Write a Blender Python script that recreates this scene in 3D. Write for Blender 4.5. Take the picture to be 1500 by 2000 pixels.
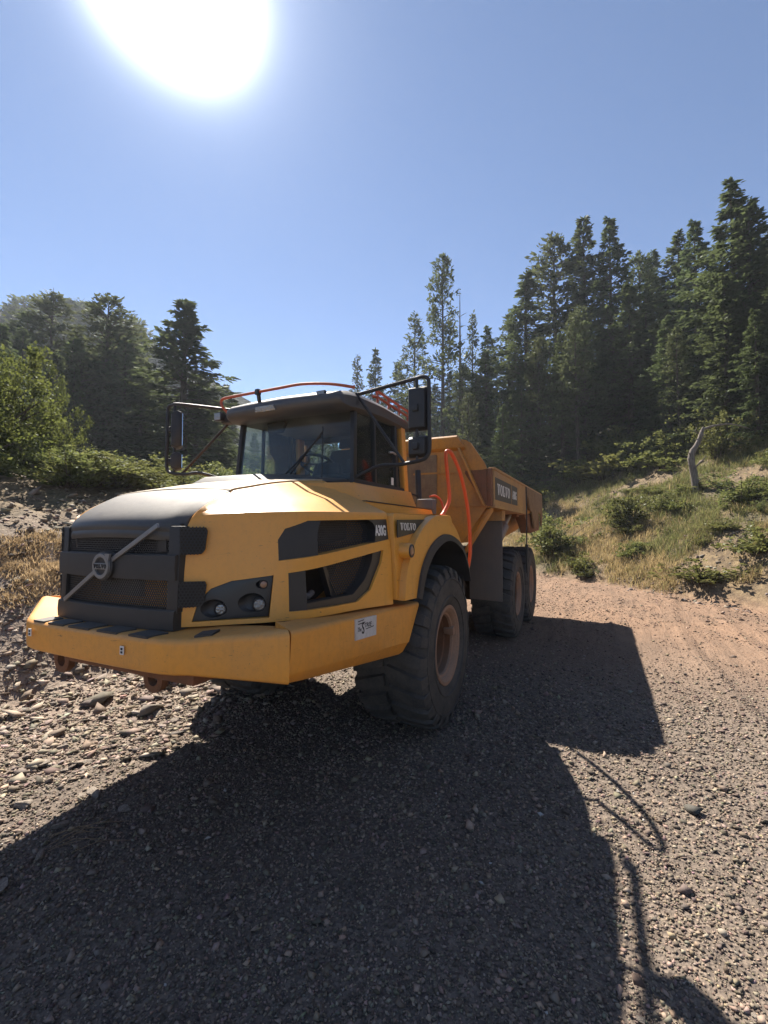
import bpy, bmesh, math, random
import numpy as np
from mathutils import Vector, Matrix

for o in list(bpy.data.objects): bpy.data.objects.remove(o)
SC = bpy.context.scene
COL = SC.collection
rad = math.radians
# ------------------------------------------------------------------ camera
CAM = np.array([4.4957, 2.8276, 1.946])
YAW, PITCH = rad(205.711), rad(2.283)
cam_d = bpy.data.cameras.new('camera'); cam = bpy.data.objects.new('camera', cam_d); COL.objects.link(cam)
cam_d.sensor_fit = 'VERTICAL'; cam_d.sensor_height = 36; cam_d.lens = 890.0/2000*36
cam_d.clip_start = .05; cam_d.clip_end = 5000
cam.location = CAM
cam.rotation_euler = (math.pi/2+PITCH, 0, YAW-math.pi/2)
SC.camera = cam
# ------------------------------------------------------------------ sky, sun, exposure
SUN = Vector((-.4255, -.4945, .7579)).normalized()
EL = math.asin(SUN.z); ROT = math.atan2(SUN.x, SUN.y)
W = bpy.data.worlds.new('World'); SC.world = W; W.use_nodes = True
nt = W.node_tree; nt.nodes.clear()
def wn(t, **k):
    n = nt.nodes.new(t)
    for a, b in k.items(): setattr(n, a, b)
    return n
sky = wn('ShaderNodeTexSky', sky_type='NISHITA', sun_disc=False, sun_elevation=EL, sun_rotation=ROT,
         altitude=2200, air_density=.9, dust_density=.15, ozone_density=3.5)
bg = wn('ShaderNodeBackground'); bg.inputs['Strength'].default_value = .057
nt.links.new(sky.outputs[0], bg.inputs['Color'])
# lens glare painted into the sky: two off-centre lobes plus wide glow at sun
tc = wn('ShaderNodeTexCoord'); nrm = wn('ShaderNodeVectorMath', operation='NORMALIZE')
nt.links.new(tc.outputs['Generated'], nrm.inputs[0])
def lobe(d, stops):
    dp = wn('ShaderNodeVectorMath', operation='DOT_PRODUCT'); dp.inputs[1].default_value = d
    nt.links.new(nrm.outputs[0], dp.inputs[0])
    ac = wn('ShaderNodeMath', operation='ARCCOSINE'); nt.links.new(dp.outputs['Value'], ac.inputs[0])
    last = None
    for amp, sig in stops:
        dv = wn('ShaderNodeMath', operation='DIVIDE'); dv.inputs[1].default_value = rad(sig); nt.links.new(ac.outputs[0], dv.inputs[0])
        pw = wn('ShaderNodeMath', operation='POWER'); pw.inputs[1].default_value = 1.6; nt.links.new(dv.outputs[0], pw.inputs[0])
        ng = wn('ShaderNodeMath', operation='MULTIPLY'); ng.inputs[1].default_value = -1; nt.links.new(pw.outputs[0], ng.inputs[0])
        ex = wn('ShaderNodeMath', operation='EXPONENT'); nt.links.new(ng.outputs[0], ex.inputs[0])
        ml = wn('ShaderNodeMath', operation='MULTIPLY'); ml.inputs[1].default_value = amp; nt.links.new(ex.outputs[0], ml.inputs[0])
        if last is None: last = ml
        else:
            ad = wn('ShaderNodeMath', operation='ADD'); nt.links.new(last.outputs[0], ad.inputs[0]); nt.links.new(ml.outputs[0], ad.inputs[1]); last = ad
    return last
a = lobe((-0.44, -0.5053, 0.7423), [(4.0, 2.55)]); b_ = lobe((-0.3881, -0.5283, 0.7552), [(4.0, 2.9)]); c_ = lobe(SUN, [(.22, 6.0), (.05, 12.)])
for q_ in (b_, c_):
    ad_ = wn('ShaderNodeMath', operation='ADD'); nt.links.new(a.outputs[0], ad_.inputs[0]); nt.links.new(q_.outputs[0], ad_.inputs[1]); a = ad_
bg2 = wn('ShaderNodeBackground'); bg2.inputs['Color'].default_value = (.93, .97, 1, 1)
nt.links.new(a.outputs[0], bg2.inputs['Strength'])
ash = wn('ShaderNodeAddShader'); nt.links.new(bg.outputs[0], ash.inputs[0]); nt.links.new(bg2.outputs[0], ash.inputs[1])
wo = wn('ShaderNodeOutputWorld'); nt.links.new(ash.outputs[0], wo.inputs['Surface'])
sl = bpy.data.lights.new('sun', 'SUN'); sl.energy = 4.8; sl.angle = rad(.55); sl.color = (1, .92, .81)
so = bpy.data.objects.new('sun', sl); COL.objects.link(so); so.rotation_euler = SUN.to_track_quat('Z', 'Y').to_euler(); so.location = (0, 0, 60)
VS = SC.view_settings; VS.view_transform = 'Standard'; VS.look = 'None'; VS.exposure = 1.56; VS.gamma = 1; VS.use_curve_mapping = False
SC.render.engine = 'CYCLES'
SC.cycles.max_bounces = 6; SC.cycles.transparent_max_bounces = 12; SC.cycles.caustics_reflective = False; SC.cycles.caustics_refractive = False
SC.cycles.use_denoising = True

# ------------------------------------------------------------------ materials
MATS = {}
class NG:
    def __init__(s, name):
        s.m = bpy.data.materials.new(name); s.m.use_nodes = True; s.t = s.m.node_tree; s.t.nodes.clear()
        s.out = s.t.nodes.new('ShaderNodeOutputMaterial'); MATS[name] = s.m
    def n(s, t, ins=None, **k):
        x = s.t.nodes.new(t)
        for a, b in k.items(): setattr(x, a, b)
        for a, b in (ins or {}).items():
            if isinstance(b, bpy.types.NodeSocket): s.t.links.new(b, x.inputs[a])
            else: x.inputs[a].default_value = b
        return x
    def pos(s): return s.n('ShaderNodeNewGeometry').outputs['Position']
    def obj(s): return s.n('ShaderNodeTexCoord').outputs['Object']
    def noise(s, v, scale, detail=4, rough=.55, dist=0):
        return s.n('ShaderNodeTexNoise', {'Vector': v, 'Scale': scale, 'Detail': detail, 'Roughness': rough, 'Distortion': dist}).outputs['Fac']
    def ramp(s, f, stops, interp='LINEAR'):
        r = s.n('ShaderNodeValToRGB', {'Fac': f}); cr = r.color_ramp; cr.interpolation = interp
        while len(cr.elements) < len(stops): cr.elements.new(.5)
        for e, (p, c) in zip(cr.elements, stops):
            e.position = p; e.color = (c, c, c, 1) if isinstance(c, (int, float)) else (*c, 1)
        return r.outputs['Color']
    def mix(s, f, a, b, mode='MIX'):
        x = s.n('ShaderNodeMix', data_type='RGBA', blend_type=mode)
        for i, v in ((0, f), (6, a), (7, b)):
            if isinstance(v, bpy.types.NodeSocket): s.t.links.new(v, x.inputs[i])
            elif isinstance(v, (int, float)) : x.inputs[i].default_value = v if i == 0 else (v, v, v, 1)
            else: x.inputs[i].default_value = (*v, 1)
        return x.outputs[2]
    def math(s, op, a, b=0.0):
        x = s.n('ShaderNodeMath', operation=op)
        for i, v in ((0, a), (1, b)):
            if isinstance(v, bpy.types.NodeSocket): s.t.links.new(v, x.inputs[i])
            else: x.inputs[i].default_value = v
        return x.outputs[0]
    def bump(s, h, st, d=.02, nrm=None):
        k = {'Height': h, 'Strength': st, 'Distance': d}
        if nrm is not None: k['Normal'] = nrm
        return s.n('ShaderNodeBump', k).outputs['Normal']
    def pbr(s, color, rough=.6, metal=0., normal=None, spec=.5, coat=0., **extra):
        k = {'Base Color': color if isinstance(color, bpy.types.NodeSocket) else (*color, 1), 'Roughness': rough, 'Metallic': metal, 'Specular IOR Level': spec, 'Coat Weight': coat}
        if normal is not None: k['Normal'] = normal
        k.update(extra)
        b = s.n('ShaderNodeBsdfPrincipled', k)
        s.t.links.new(b.outputs[0], s.out.inputs[0]); return b

def paint(name, base, dust=(.30, .19, .09), rough=.38, dustamt=.55, coat=.25, scale=1.0, scratch=True, metal=0):
    g = NG(name); p = g.obj()
    n1 = g.noise(p, 2.3*scale, 6, .62); n2 = g.noise(p, 26*scale, 5, .6); n3 = g.noise(p, 95*scale, 3, .6)
    f = g.math('MULTIPLY', g.ramp(n1, [(.36, 0.), (.70, 1.)]), dustamt)
    f2 = g.math('MULTIPLY', g.ramp(n2, [(.45, 0.), (.8, 1.)]), dustamt*.5)
    c = g.mix(f, base, dust); c = g.mix(f2, c, tuple(.55*x for x in dust))
    # streaks running down
    mp = g.n('ShaderNodeMapping', {'Vector': p, 'Scale': (9*scale, 9*scale, .7)}).outputs[0]
    st = g.ramp(g.noise(mp, 2.2, 4, .6), [(.55, 0.), (.78, .35*dustamt+.05)])
    c = g.mix(st, c, tuple(.5*x for x in dust))
    # dust settled on upward faces, mud splash in blotches
    nz = g.n('ShaderNodeSeparateXYZ', {'Vector': g.n('ShaderNodeNewGeometry').outputs['Normal']}).outputs['Z']
    up = g.math('MULTIPLY', g.ramp(nz, [(.25, 0.), (.9, 1.)]), g.math('MULTIPLY', g.math('ADD', n2, .25), dustamt))
    c = g.mix(up, c, tuple(.6*x+.4*y for x, y in zip(dust, (.30, .25, .19))))
    sp_ = g.math('MULTIPLY', g.ramp(n3, [(.62, 0.), (.70, .8)]), g.ramp(n1, [(.45, 0.), (.62, 1.)]))
    c = g.mix(g.math('MULTIPLY', sp_, min(1, dustamt*1.3)), c, (.14, .095, .062))
    if scratch:
        for rot, th in (((.5, .4, .2), .662), ((-.3, .9, .7), .672)):
            mp2 = g.n('ShaderNodeMapping', {'Vector': p, 'Scale': (2.2, 2.2, 17), 'Rotation': rot}).outputs[0]
            sc = g.ramp(g.noise(mp2, 3.1, 8, .7), [(th-.012, 0.), (th+.02, .75)])
            c = g.mix(sc, c, (.10, .05, .025))
        ch = g.ramp(g.noise(p, 42, 5, .7), [(.69, 0.), (.71, .85)])
        c = g.mix(ch, c, (.09, .045, .025))
    r = g.math('ADD', g.math('MULTIPLY', n1, .35), g.math('ADD', g.math('MULTIPLY', up, .3), rough-.10))
    g.pbr(c, r, metal, g.bump(g.math('ADD', n2, g.math('MULTIPLY', n1, 2.)), .10, .006), .5, coat, **{'Coat Roughness': .25})
    return g.m
paint('yellow', (.77, .335, .040), (.60, .32, .085), .38, .30)
paint('yellow_bumper', (.77, .320, .036), (.52, .27, .085), .44, .45, .12)
paint('yellow_top', (.52, .36, .16), (.42, .36, .27), .5, .8, .1, 1.4)
paint('yellow_body', (.55, .23, .020), (.30, .15, .05), .5, .75, .05)
paint('body_side', (.50, .27, .08), (.36, .22, .12), .55, .9, .0)
paint('rust_and_rim_shade', (.22, .085, .035), (.14, .075, .04), .75, .9, 0, 2)  # colour of rusty parts, also used as painted shade inside the rims
paint('dirty_tan', (.26, .17, .085), (.17, .105, .06), .85, .9, 0, 3)
paint('rim', (.36, .195, .115), (.24, .165, .115), .75, .9, 0, 3)
paint('nose', (.038, .038, .039), (.095, .088, .078), .42, .55, .0, 1.2, False)
paint('dark_plastic', (.022, .022, .023), (.06, .052, .045), .5, .5, 0, 2, False)
paint('decal_black', (.016, .018, .021), (.05, .045, .04), .35, .3, .2, 2, False)
paint('decal_side', (.05, .055, .055), (.14, .11, .08), .5, .6, .0, 2, False)
paint('black_metal', (.012, .012, .013), (.05, .04, .032), .42, .4, 0, 3, False)
paint('chassis', (.020, .017, .015), (.06, .045, .033), .8, .8, 0, 3, False)
paint('flap', (.135, .118, .102), (.18, .145, .115), .85, .7, 0, 2, False)
paint('cab_roof', (.045, .047, .055), (.09, .08, .07), .4, .5, .1, 1.3, False)
paint('orange_rail', (.42, .060, .022), (.26, .11, .06), .45, .5, .1, 3, False)
paint('orange_hose', (.72, .085, .012), (.45, .13, .05), .38, .3, .2, 3, False)
paint('steel', (.30, .25, .23), (.22, .16, .13), .4, .7, 0, 3, False, .4)
paint('bright_metal', (.42, .42, .42), (.3, .27, .24), .32, .25, 0, 3, False, .8)
paint('badge_metal', (.22, .22, .22), (.20, .185, .165), .4, .4, 0, 3, False, .4)
paint('white_paint', (.78, .77, .73), (.5, .44, .36), .6, .4, 0, 6, False)
paint('sticker', (.62, .61, .60), (.40, .37, .33), .6, .5, 0, 9, False)
paint('ink', (.012, .012, .014), (.06, .05, .045), .6, .2, 0, 3, False)
paint('grey_plastic', (.10, .105, .115), (.14, .12, .10), .5, .4, 0, 3, False)
paint('seat_cloth', (.02, .02, .022), (.03, .028, .026), .9, .4, 0, 3, False)
paint('radiator', (.38, .33, .27), (.24, .19, .15), .6, .7, 0, 6, False)

g = NG('tyre'); p = g.obj()
n1 = g.noise(p, 7, 6, .65); n2 = g.noise(p, 60, 4)
c = g.mix(g.ramp(n1, [(.35, 0.), (.75, .9)]), (.040, .040, .040), (.10, .090, .078))
c = g.mix(g.ramp(n2, [(.5, 0.), (.8, .65)]), c, (.115, .094, .072))
g.pbr(c, .78, 0, g.bump(n2, .25, .004), .35)

g = NG('glass')
tr = g.n('ShaderNodeBsdfTransparent', {'Color': (.91, .96, .955, 1)}); gl = g.n('ShaderNodeBsdfGlossy', {'Color': (1, 1, 1, 1), 'Roughness': .02})
fr = g.n('ShaderNodeFresnel', {'IOR': 1.28}); du = g.n('ShaderNodeBsdfDiffuse', {'Color': (.42, .40, .36, 1)})
m1 = g.n('ShaderNodeMixShader', {0: fr.outputs[0], 1: tr.outputs[0], 2: gl.outputs[0]})
dm = g.math('MULTIPLY', g.ramp(g.noise(g.obj(), 3.5, 6, .65), [(.35, 0.), (.8, 1.)]), .07)
m2 = g.n('ShaderNodeMixShader', {0: dm, 1: m1.outputs[0], 2: du.outputs[0]})
g.t.links.new(m2.outputs[0], g.out.inputs[0])
g = NG('mirror_glass'); g.pbr((.7, .72, .74), .06, 1.)
g = NG('lens'); vv = g.n('ShaderNodeTexVoronoi', {'Vector': g.obj(), 'Scale': 70.}).outputs['Distance']
g.pbr((.27, .265, .25), .25, .55, g.bump(vv, .8, .006), .6, .4)
g = NG('amber_lens'); g.pbr((.30, .15, .075), .25, 0, None, .6, .5)

# foliage ------------------------------------------------------------
def leafmat(name, dark, light, trans=.35, warm=None, sc=.9):
    g = NG(name); p = g.pos()
    oi = g.n('ShaderNodeObjectInfo').outputs['Random']
    n1 = g.noise(p, sc, 3); n2 = g.noise(p, 9, 2)
    c = g.mix(g.ramp(n1, [(.3, 0.), (.7, 1.)]), dark, light)
    c = g.mix(g.math('MULTIPLY', n2, .6), c, tuple(.55*x for x in dark))
    if warm: c = g.mix(g.ramp(g.noise(p, 3.3, 3), [(.58, 0.), (.72, .8)]), c, warm)
    hs = g.n('ShaderNodeHueSaturation', {'Hue': g.math('ADD', g.math('MULTIPLY', oi, .05), .475), 'Value': g.math('ADD', g.math('MULTIPLY', oi, .5), .75), 'Color': c}).outputs[0]
    d = g.n('ShaderNodeBsdfDiffuse', {'Color': hs}); t = g.n('ShaderNodeBsdfTranslucent', {'Color': g.mix(.5, hs, light)})
    gl = g.n('ShaderNodeBsdfGlossy', {'Color': (.8, .85, .8, 1), 'Roughness': .45})
    m = g.n('ShaderNodeMixShader', {0: trans, 1: d.outputs[0], 2: t.outputs[0]})
    m2 = g.n('ShaderNodeMixShader', {0: .015, 1: m.outputs[0], 2: gl.outputs[0]})
    g.t.links.new(m2.outputs[0], g.out.inputs[0])
leafmat('fir', (.036, .055, .026), (.115, .142, .055), .44)
leafmat('pine', (.046, .062, .030), (.120, .138, .058), .42)
leafmat('shrub', (.070, .092, .030), (.185, .195, .062), .5, (.24, .20, .085))
leafmat('broadleaf', (.060, .085, .022), (.155, .175, .045), .5)
leafmat('weed', (.085, .105, .032), (.20, .205, .065), .45, (.26, .21, .09))
g = NG('bark'); p = g.obj()
mp = g.n('ShaderNodeMapping', {'Vector': p, 'Scale': (9, 9, 1.6)}).outputs[0]
nb = g.noise(mp, 2, 5, .65)
g.pbr(g.ramp(nb, [(.3, (.03, .024, .02)), (.7, (.13, .105, .085))]), .95, 0, g.bump(nb, .8, .03), .1)
g = NG('dead_wood'); nb = g.noise(g.n('ShaderNodeMapping', {'Vector': g.obj(), 'Scale': (10, 10, 2)}).outputs[0], 2, 5, .65)
g.pbr(g.ramp(nb, [(.3, (.07, .06, .052)), (.7, (.25, .215, .18))]), .9, 0, g.bump(nb, .7, .02), .15)
g = NG('grass'); p = g.pos()
at = g.n('ShaderNodeAttribute', attribute_name='tint').outputs['Color']
d = g.n('ShaderNodeBsdfDiffuse', {'Color': at}); t = g.n('ShaderNodeBsdfTranslucent', {'Color': at})
m = g.n('ShaderNodeMixShader', {0: .4, 1: d.outputs[0], 2: t.outputs[0]}); g.t.links.new(m.outputs[0], g.out.inputs[0])

# stones and soil -----------------------------------------------------
g = NG('stone'); p = g.pos()
at = g.n('ShaderNodeAttribute', attribute_name='tint').outputs['Color']
nn = g.noise(p, 45, 4, .6)
c = g.mix(g.ramp(nn, [(.3, 0.), (.7, .5)]), at, g.mix(.5, at, (.05, .043, .036)))
g.pbr(c, .85, 0, g.bump(nn, .35, .006), .3)
g = NG('rock'); p = g.obj(); oi = g.n('ShaderNodeObjectInfo').outputs['Random']
nn = g.noise(p, 6, 6, .65)
c = g.ramp(nn, [(.3, (.10, .085, .072)), (.7, (.33, .285, .235))])
g.pbr(g.mix(g.math('MULTIPLY', oi, .4), c, (.20, .15, .115)), .9, 0, g.bump(nn, .6, .02), .25)
g = NG('soil'); p = g.pos()
za = g.n('ShaderNodeAttribute', attribute_name='zone'); zs = g.n('ShaderNodeSeparateColor', {'Color': za.outputs['Color']})
zr, zg, zb = zs.outputs[0], zs.outputs[1], zs.outputs[2]
nA = g.noise(p, .55, 6, .6); nB = g.noise(p, 5, 6, .65); nC = g.noise(p, 38, 4, .6)
vor = g.n('ShaderNodeTexVoronoi', {'Vector': p, 'Scale': 52., 'Randomness': 1.}); vo2 = g.n('ShaderNodeTexVoronoi', {'Vector': p, 'Scale': 21.})
grav = g.ramp(vor.outputs['Color'], [(0., (.075, .061, .051)), (.5, (.145, .116, .093)), (1., (.26, .205, .158))])
grav = g.mix(g.ramp(nB, [(.35, 0.), (.7, .55)]), grav, (.125, .100, .082))
road = g.mix(g.ramp(nB, [(.3, 0.), (.7, 1.)]), (.160, .093, .057), (.250, .155, .098))
road = g.mix(g.ramp(nC, [(.4, 0.), (.75, .6)]), road, (.30, .22, .16))
rub = g.mix(g.ramp(nB, [(.3, 0.), (.7, 1.)]), (.13, .095, .072), (.29, .225, .172))
rub = g.mix(g.ramp(vo2.outputs['Color'], [(.3, 0.), (.9, .6)]), rub, (.30, .25, .20))
veg = g.mix(g.ramp(nB, [(.35, 0.), (.65, 1.)]), (.090, .064, .040), (.24, .175, .098))
veg = g.mix(g.ramp(nA, [(.50, 0.), (.65, .6)]), veg, (.075, .080, .032))
c = g.mix(zr, grav, road); c = g.mix(zb, c, rub); c = g.mix(zg, c, veg)
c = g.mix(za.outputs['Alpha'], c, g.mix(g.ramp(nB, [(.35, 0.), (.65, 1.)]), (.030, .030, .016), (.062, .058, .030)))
c = g.mix(g.ramp(nA, [(.4, 0.), (.75, .35)]), c, (.075, .062, .052))
mr = g.n('ShaderNodeMapping', {'Vector': p, 'Scale': (.5, 5.0, 1.), 'Rotation': (0, 0, rad(-28))}).outputs[0]
rut = g.noise(mr, 1.3, 5, .6, 1.2)
c = g.mix(g.math('MULTIPLY', g.ramp(rut, [(.45, 0.), (.62, .55)]), g.math('ADD', g.math('MULTIPLY', zr, .7), .3)), c, g.mix(.55, c, (.05, .038, .03)))
h = g.math('ADD', g.math('MULTIPLY', vor.outputs['Distance'], .35), g.math('ADD', g.math('MULTIPLY', vo2.outputs['Distance'], .5), g.math('ADD', nB, g.math('MULTIPLY', rut, 1.6))))
g.pbr(c, .92, 0, g.bump(h, .75, .028), .2)
g = NG('mountain'); p = g.pos(); nn = g.noise(p, .16, 8, .7); n2 = g.noise(p, .03, 5, .6)
c = g.ramp(nn, [(.35, (.025, .032, .022)), (.55, (.05, .055, .04)), (.75, (.13, .12, .105))])
g.pbr(g.mix(g.ramp(n2, [(.4, 0.), (.6, .6)]), c, (.05, .058, .04)), .95, 0, g.bump(nn, 1, 2.5), .1)

# ------------------------------------------------------------------ mesh helpers
def link(name, me, mat, parent=None):
    o = bpy.data.objects.new(name, me); COL.objects.link(o)
    if mat and not me.materials: me.materials.append(MATS[mat])
    if parent: o.parent = parent
    return o
def tag(o, label, cat, group=None, kind=None):
    if label: o['label'] = label
    if cat: o['category'] = cat
    if group: o['group'] = group
    if kind: o['kind'] = kind
    return o
def empty(name, loc=(0, 0, 0)):
    o = bpy.data.objects.new(name, None); COL.objects.link(o); o.location = loc; o.empty_display_size = .2; return o

class MB:
    def __init__(s): s.v = []; s.f = []
    def add(s, V, F):
        k = len(s.v); s.v += [tuple(map(float, q)) for q in V]; s.f += [tuple(i+k for i in f) for f in F]; return s
    def box(s, a, b):
        (x0, y0, z0), (x1, y1, z1) = a, b
        return s.add([(x0, y0, z0), (x1, y0, z0), (x1, y1, z0), (x0, y1, z0), (x0, y0, z1), (x1, y0, z1), (x1, y1, z1), (x0, y1, z1)],
                     [(0, 3, 2, 1), (4, 5, 6, 7), (0, 1, 5, 4), (1, 2, 6, 5), (2, 3, 7, 6), (3, 0, 4, 7)])
    def prism(s, poly, axis, a, b):
        # poly of 2D points in the plane normal to axis (x: (y,z), y: (x,z), z: (x,y))
        n = len(poly)
        def P(q, t): return {'x': (t, q[0], q[1]), 'y': (q[0], t, q[1]), 'z': (q[0], q[1], t)}[axis]
        V = [P(q, a) for q in poly]+[P(q, b) for q in poly]
        return s.add(V, [tuple(range(n))[::-1], tuple(range(n, 2*n))]+[(i, (i+1) % n, n+(i+1) % n, n+i) for i in range(n)])
    def hull(s, A, B):
        n = len(A)
        return s.add(list(A)+list(B), [tuple(range(n))[::-1], tuple(range(n, 2*n))]+[(i, (i+1) % n, n+(i+1) % n, n+i) for i in range(n)])
    def loft(s, secs, closed=True, caps=True):
        n = len(secs[0]); V = [q for c in secs for q in c]; F = []
        for k in range(len(secs)-1):
            for i in range(n if closed else n-1):
                j = (i+1) % n; F.append((k*n+i, k*n+j, (k+1)*n+j, (k+1)*n+i))
        if caps: F += [tuple(range(n))[::-1], tuple(range((len(secs)-1)*n, len(secs)*n))]
        return s.add(V, F)
    def tube(s, path, r, n=10, caps=True):
        P = [Vector(q) for q in path]; secs = []; up = None
        for i, q in enumerate(P):
            d = (P[min(i+1, len(P)-1)]-P[max(i-1, 0)]).normalized()
            if up is None: up = d.orthogonal().normalized()
            up = (up-d*up.dot(d)); up = up.normalized() if up.length > 1e-6 else d.orthogonal().normalized()
            sd = d.cross(up); rr = r[i] if isinstance(r, (list, tuple)) else r
            secs.append([tuple(q+(up*math.cos(t)+sd*math.sin(t))*rr) for t in [2*math.pi*k/n for k in range(n)]])
        return s.loft(secs, True, caps)
    def lathe(s, prof, c, n=48, axis='y', close=False):
        # prof: (offset along axis, radius)
        secs = []
        for (a, r) in prof:
            ring = []
            for k in range(n):
                t = 2*math.pi*k/n
                if axis == 'y': ring.append((c[0]+r*math.cos(t), c[1]+a, c[2]+r*math.sin(t)))
                elif axis == 'x': ring.append((c[0]+a, c[1]+r*math.cos(t), c[2]+r*math.sin(t)))
                else: ring.append((c[0]+r*math.cos(t), c[1]+r*math.sin(t), c[2]+a))
            secs.append(ring)
        if close: secs.append(secs[0])
        return s.loft(secs, True, False)
    def build(s, name, mat, parent=None, sharp=35, bevel=0, mirror=False, fix=True, seg=2):
        me = bpy.data.meshes.new(name)
        V = s.v; F = s.f
        if mirror:
            k = len(V); V = V+[(x, -y, z) for x, y, z in V]; F = F+[tuple(i+k for i in f[::-1]) for f in F]
        me.from_pydata(V, [], F)
        if fix or bevel:
            bm = bmesh.new(); bm.from_mesh(me)
            bmesh.ops.remove_doubles(bm, verts=bm.verts, dist=1e-5)
            bmesh.ops.recalc_face_normals(bm, faces=bm.faces)
            if bevel:
                es = [e for e in bm.edges if len(e.link_faces) == 2 and e.calc_face_angle(0) > rad(28)]
                bmesh.ops.bevel(bm, geom=es, offset=bevel, segments=seg, affect='EDGES', profile=.6, clamp_overlap=True)
            bm.to_mesh(me); bm.free()
        if sharp is not None:
            me.polygons.foreach_set('use_smooth', [True]*len(me.polygons)); me.set_sharp_from_angle(angle=rad(sharp))
        return link(name, me, mat, parent)

def cut(o, cutters):
    """carve openings into a solid"""
    J = MB()
    for c in cutters: J.add([v.co for v in c.data.vertices], [tuple(p.vertices) for p in c.data.polygons])
    jo = J.build('cutter', None, None, sharp=None); cutters = list(cutters)+[jo]
    m = o.modifiers.new('b', 'BOOLEAN'); m.object = jo; m.operation = 'DIFFERENCE'; m.solver = 'EXACT'; m.use_self = True
    bpy.context.view_layer.update()
    dg = bpy.context.evaluated_depsgraph_get()
    me = bpy.data.meshes.new_from_object(o.evaluated_get(dg)); o.modifiers.clear()
    old = o.data; o.data = me; bpy.data.meshes.remove(old)
    me.polygons.foreach_set('use_smooth', [True]*len(me.polygons)); me.set_sharp_from_angle(angle=rad(28))
    for c in cutters:
        d = c.data; bpy.data.objects.remove(c); bpy.data.meshes.remove(d)

def spline(P, n):
    """Catmull-Rom through points, n samples between neighbours"""
    P = [np.array(q, float) for q in P]; out = []
    for i in range(len(P)-1):
        a, b, c, d = P[max(i-1, 0)], P[i], P[i+1], P[min(i+2, len(P)-1)]
        for k in range(n):
            t = k/n
            out.append(.5*((2*b)+(-a+c)*t+(2*a-5*b+4*c-d)*t*t+(-a+3*b-3*c+d)*t**3))
    out.append(P[-1]); return out

# lettering ------------------------------------------------------------
def slab_text(word, h, w=None):
    """slab serif capitals V O L as 2D polygons (with thin serifs); returns polys, width"""
    polys = []; x = 0
    for ch in word:
        if ch == 'V':
            cw = 1.0
            polys += [[(.10, 1), (.38, 1), (.60, .0), (.42, .0)], [(.60, .0), (.52, .16), (.80, 1), (.92, 1)], [(0, 1), (0, .88), (.48, .88), (.48, 1)], [(.64, 1), (.64, .88), (1.02, .88), (1.02, 1)]]
        elif ch == 'O':
            cw = .98; n = 20; out = []
            for k in range(n):
                t0, t1 = 2*math.pi*k/n, 2*math.pi*(k+1)/n
                f = lambda t, a, b: (.49+a*math.cos(t), .5+b*math.sin(t))
                out.append([f(t0, .47, .52), f(t1, .47, .52), f(t1, .23, .38), f(t0, .23, .38)])
            polys_o = out; polys += [[(px, py) for px, py in q] for q in polys_o]
        else:
            cw = .86
            polys += [[(.12, 0), (.40, 0), (.40, 1), (.12, 1)], [(0, 1), (0, .88), (.54, .88), (.54, 1)], [(0, 0), (.82, 0), (.82, .13), (0, .13)], [(.70, 0), (.82, 0), (.82, .40), (.74, .40)]]
        polys = [q if isinstance(q, tuple) else q for q in polys]
        for i, q in enumerate(polys):
            if not isinstance(q, tuple): polys[i] = tuple((px+x, py) for px, py in q)
        x += cw+.10
    W_ = x-.10; s = (w/W_ if w else h)
    return [[(px*s, py*h) for px, py in q] for q in polys], (w or W_*h)
def put_polys(name, polys, origin, ux, uz, mat, parent, th=.004):
    mb = MB(); o, ux, uz = Vector(origin), Vector(ux).normalized(), Vector(uz).normalized(); nn = ux.cross(uz)
    for k, q in enumerate(polys):
        e = th+.0003*(k % 7)
        A = [o+ux*a+uz*b for a, b in q]; mb.hull([tuple(v) for v in A], [tuple(v+nn*e) for v in A])
    return mb.build(name, mat, parent, sharp=None)
def font_text(name, body, origin, ux, uz, w, h, mat, parent, shear=0., bold=.0, th=.003):
    cu = bpy.data.curves.new(name, 'FONT'); cu.body = body; cu.size = 1; cu.extrude = .02; cu.offset = bold; cu.shear = shear; cu.resolution_u = 3
    t = bpy.data.objects.new('t', cu); COL.objects.link(t); bpy.context.view_layer.update()
    me = bpy.data.meshes.new_from_object(t.evaluated_get(bpy.context.evaluated_depsgraph_get())); bpy.data.objects.remove(t)
    co = np.zeros(len(me.vertices)*3); me.vertices.foreach_get('co', co); co = co.reshape(-1, 3)
    mn, mx = co.min(0), co.max(0)
    a = (co[:, 0]-mn[0])/(mx[0]-mn[0])*w; b = (co[:, 1]-mn[1])/(mx[1]-mn[1])*h; d = (co[:, 2]-mn[2])/(mx[2]-mn[2])*th
    ux, uz = np.array(Vector(ux).normalized()), np.array(Vector(uz).normalized()); nn = np.cross(ux, uz)
    P = np.array(origin)+a[:, None]*ux+b[:, None]*uz+d[:, None]*nn
    me.vertices.foreach_set('co', P.ravel()); me.update(); me.materials.clear()
    return link(name, me, mat, parent)

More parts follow.
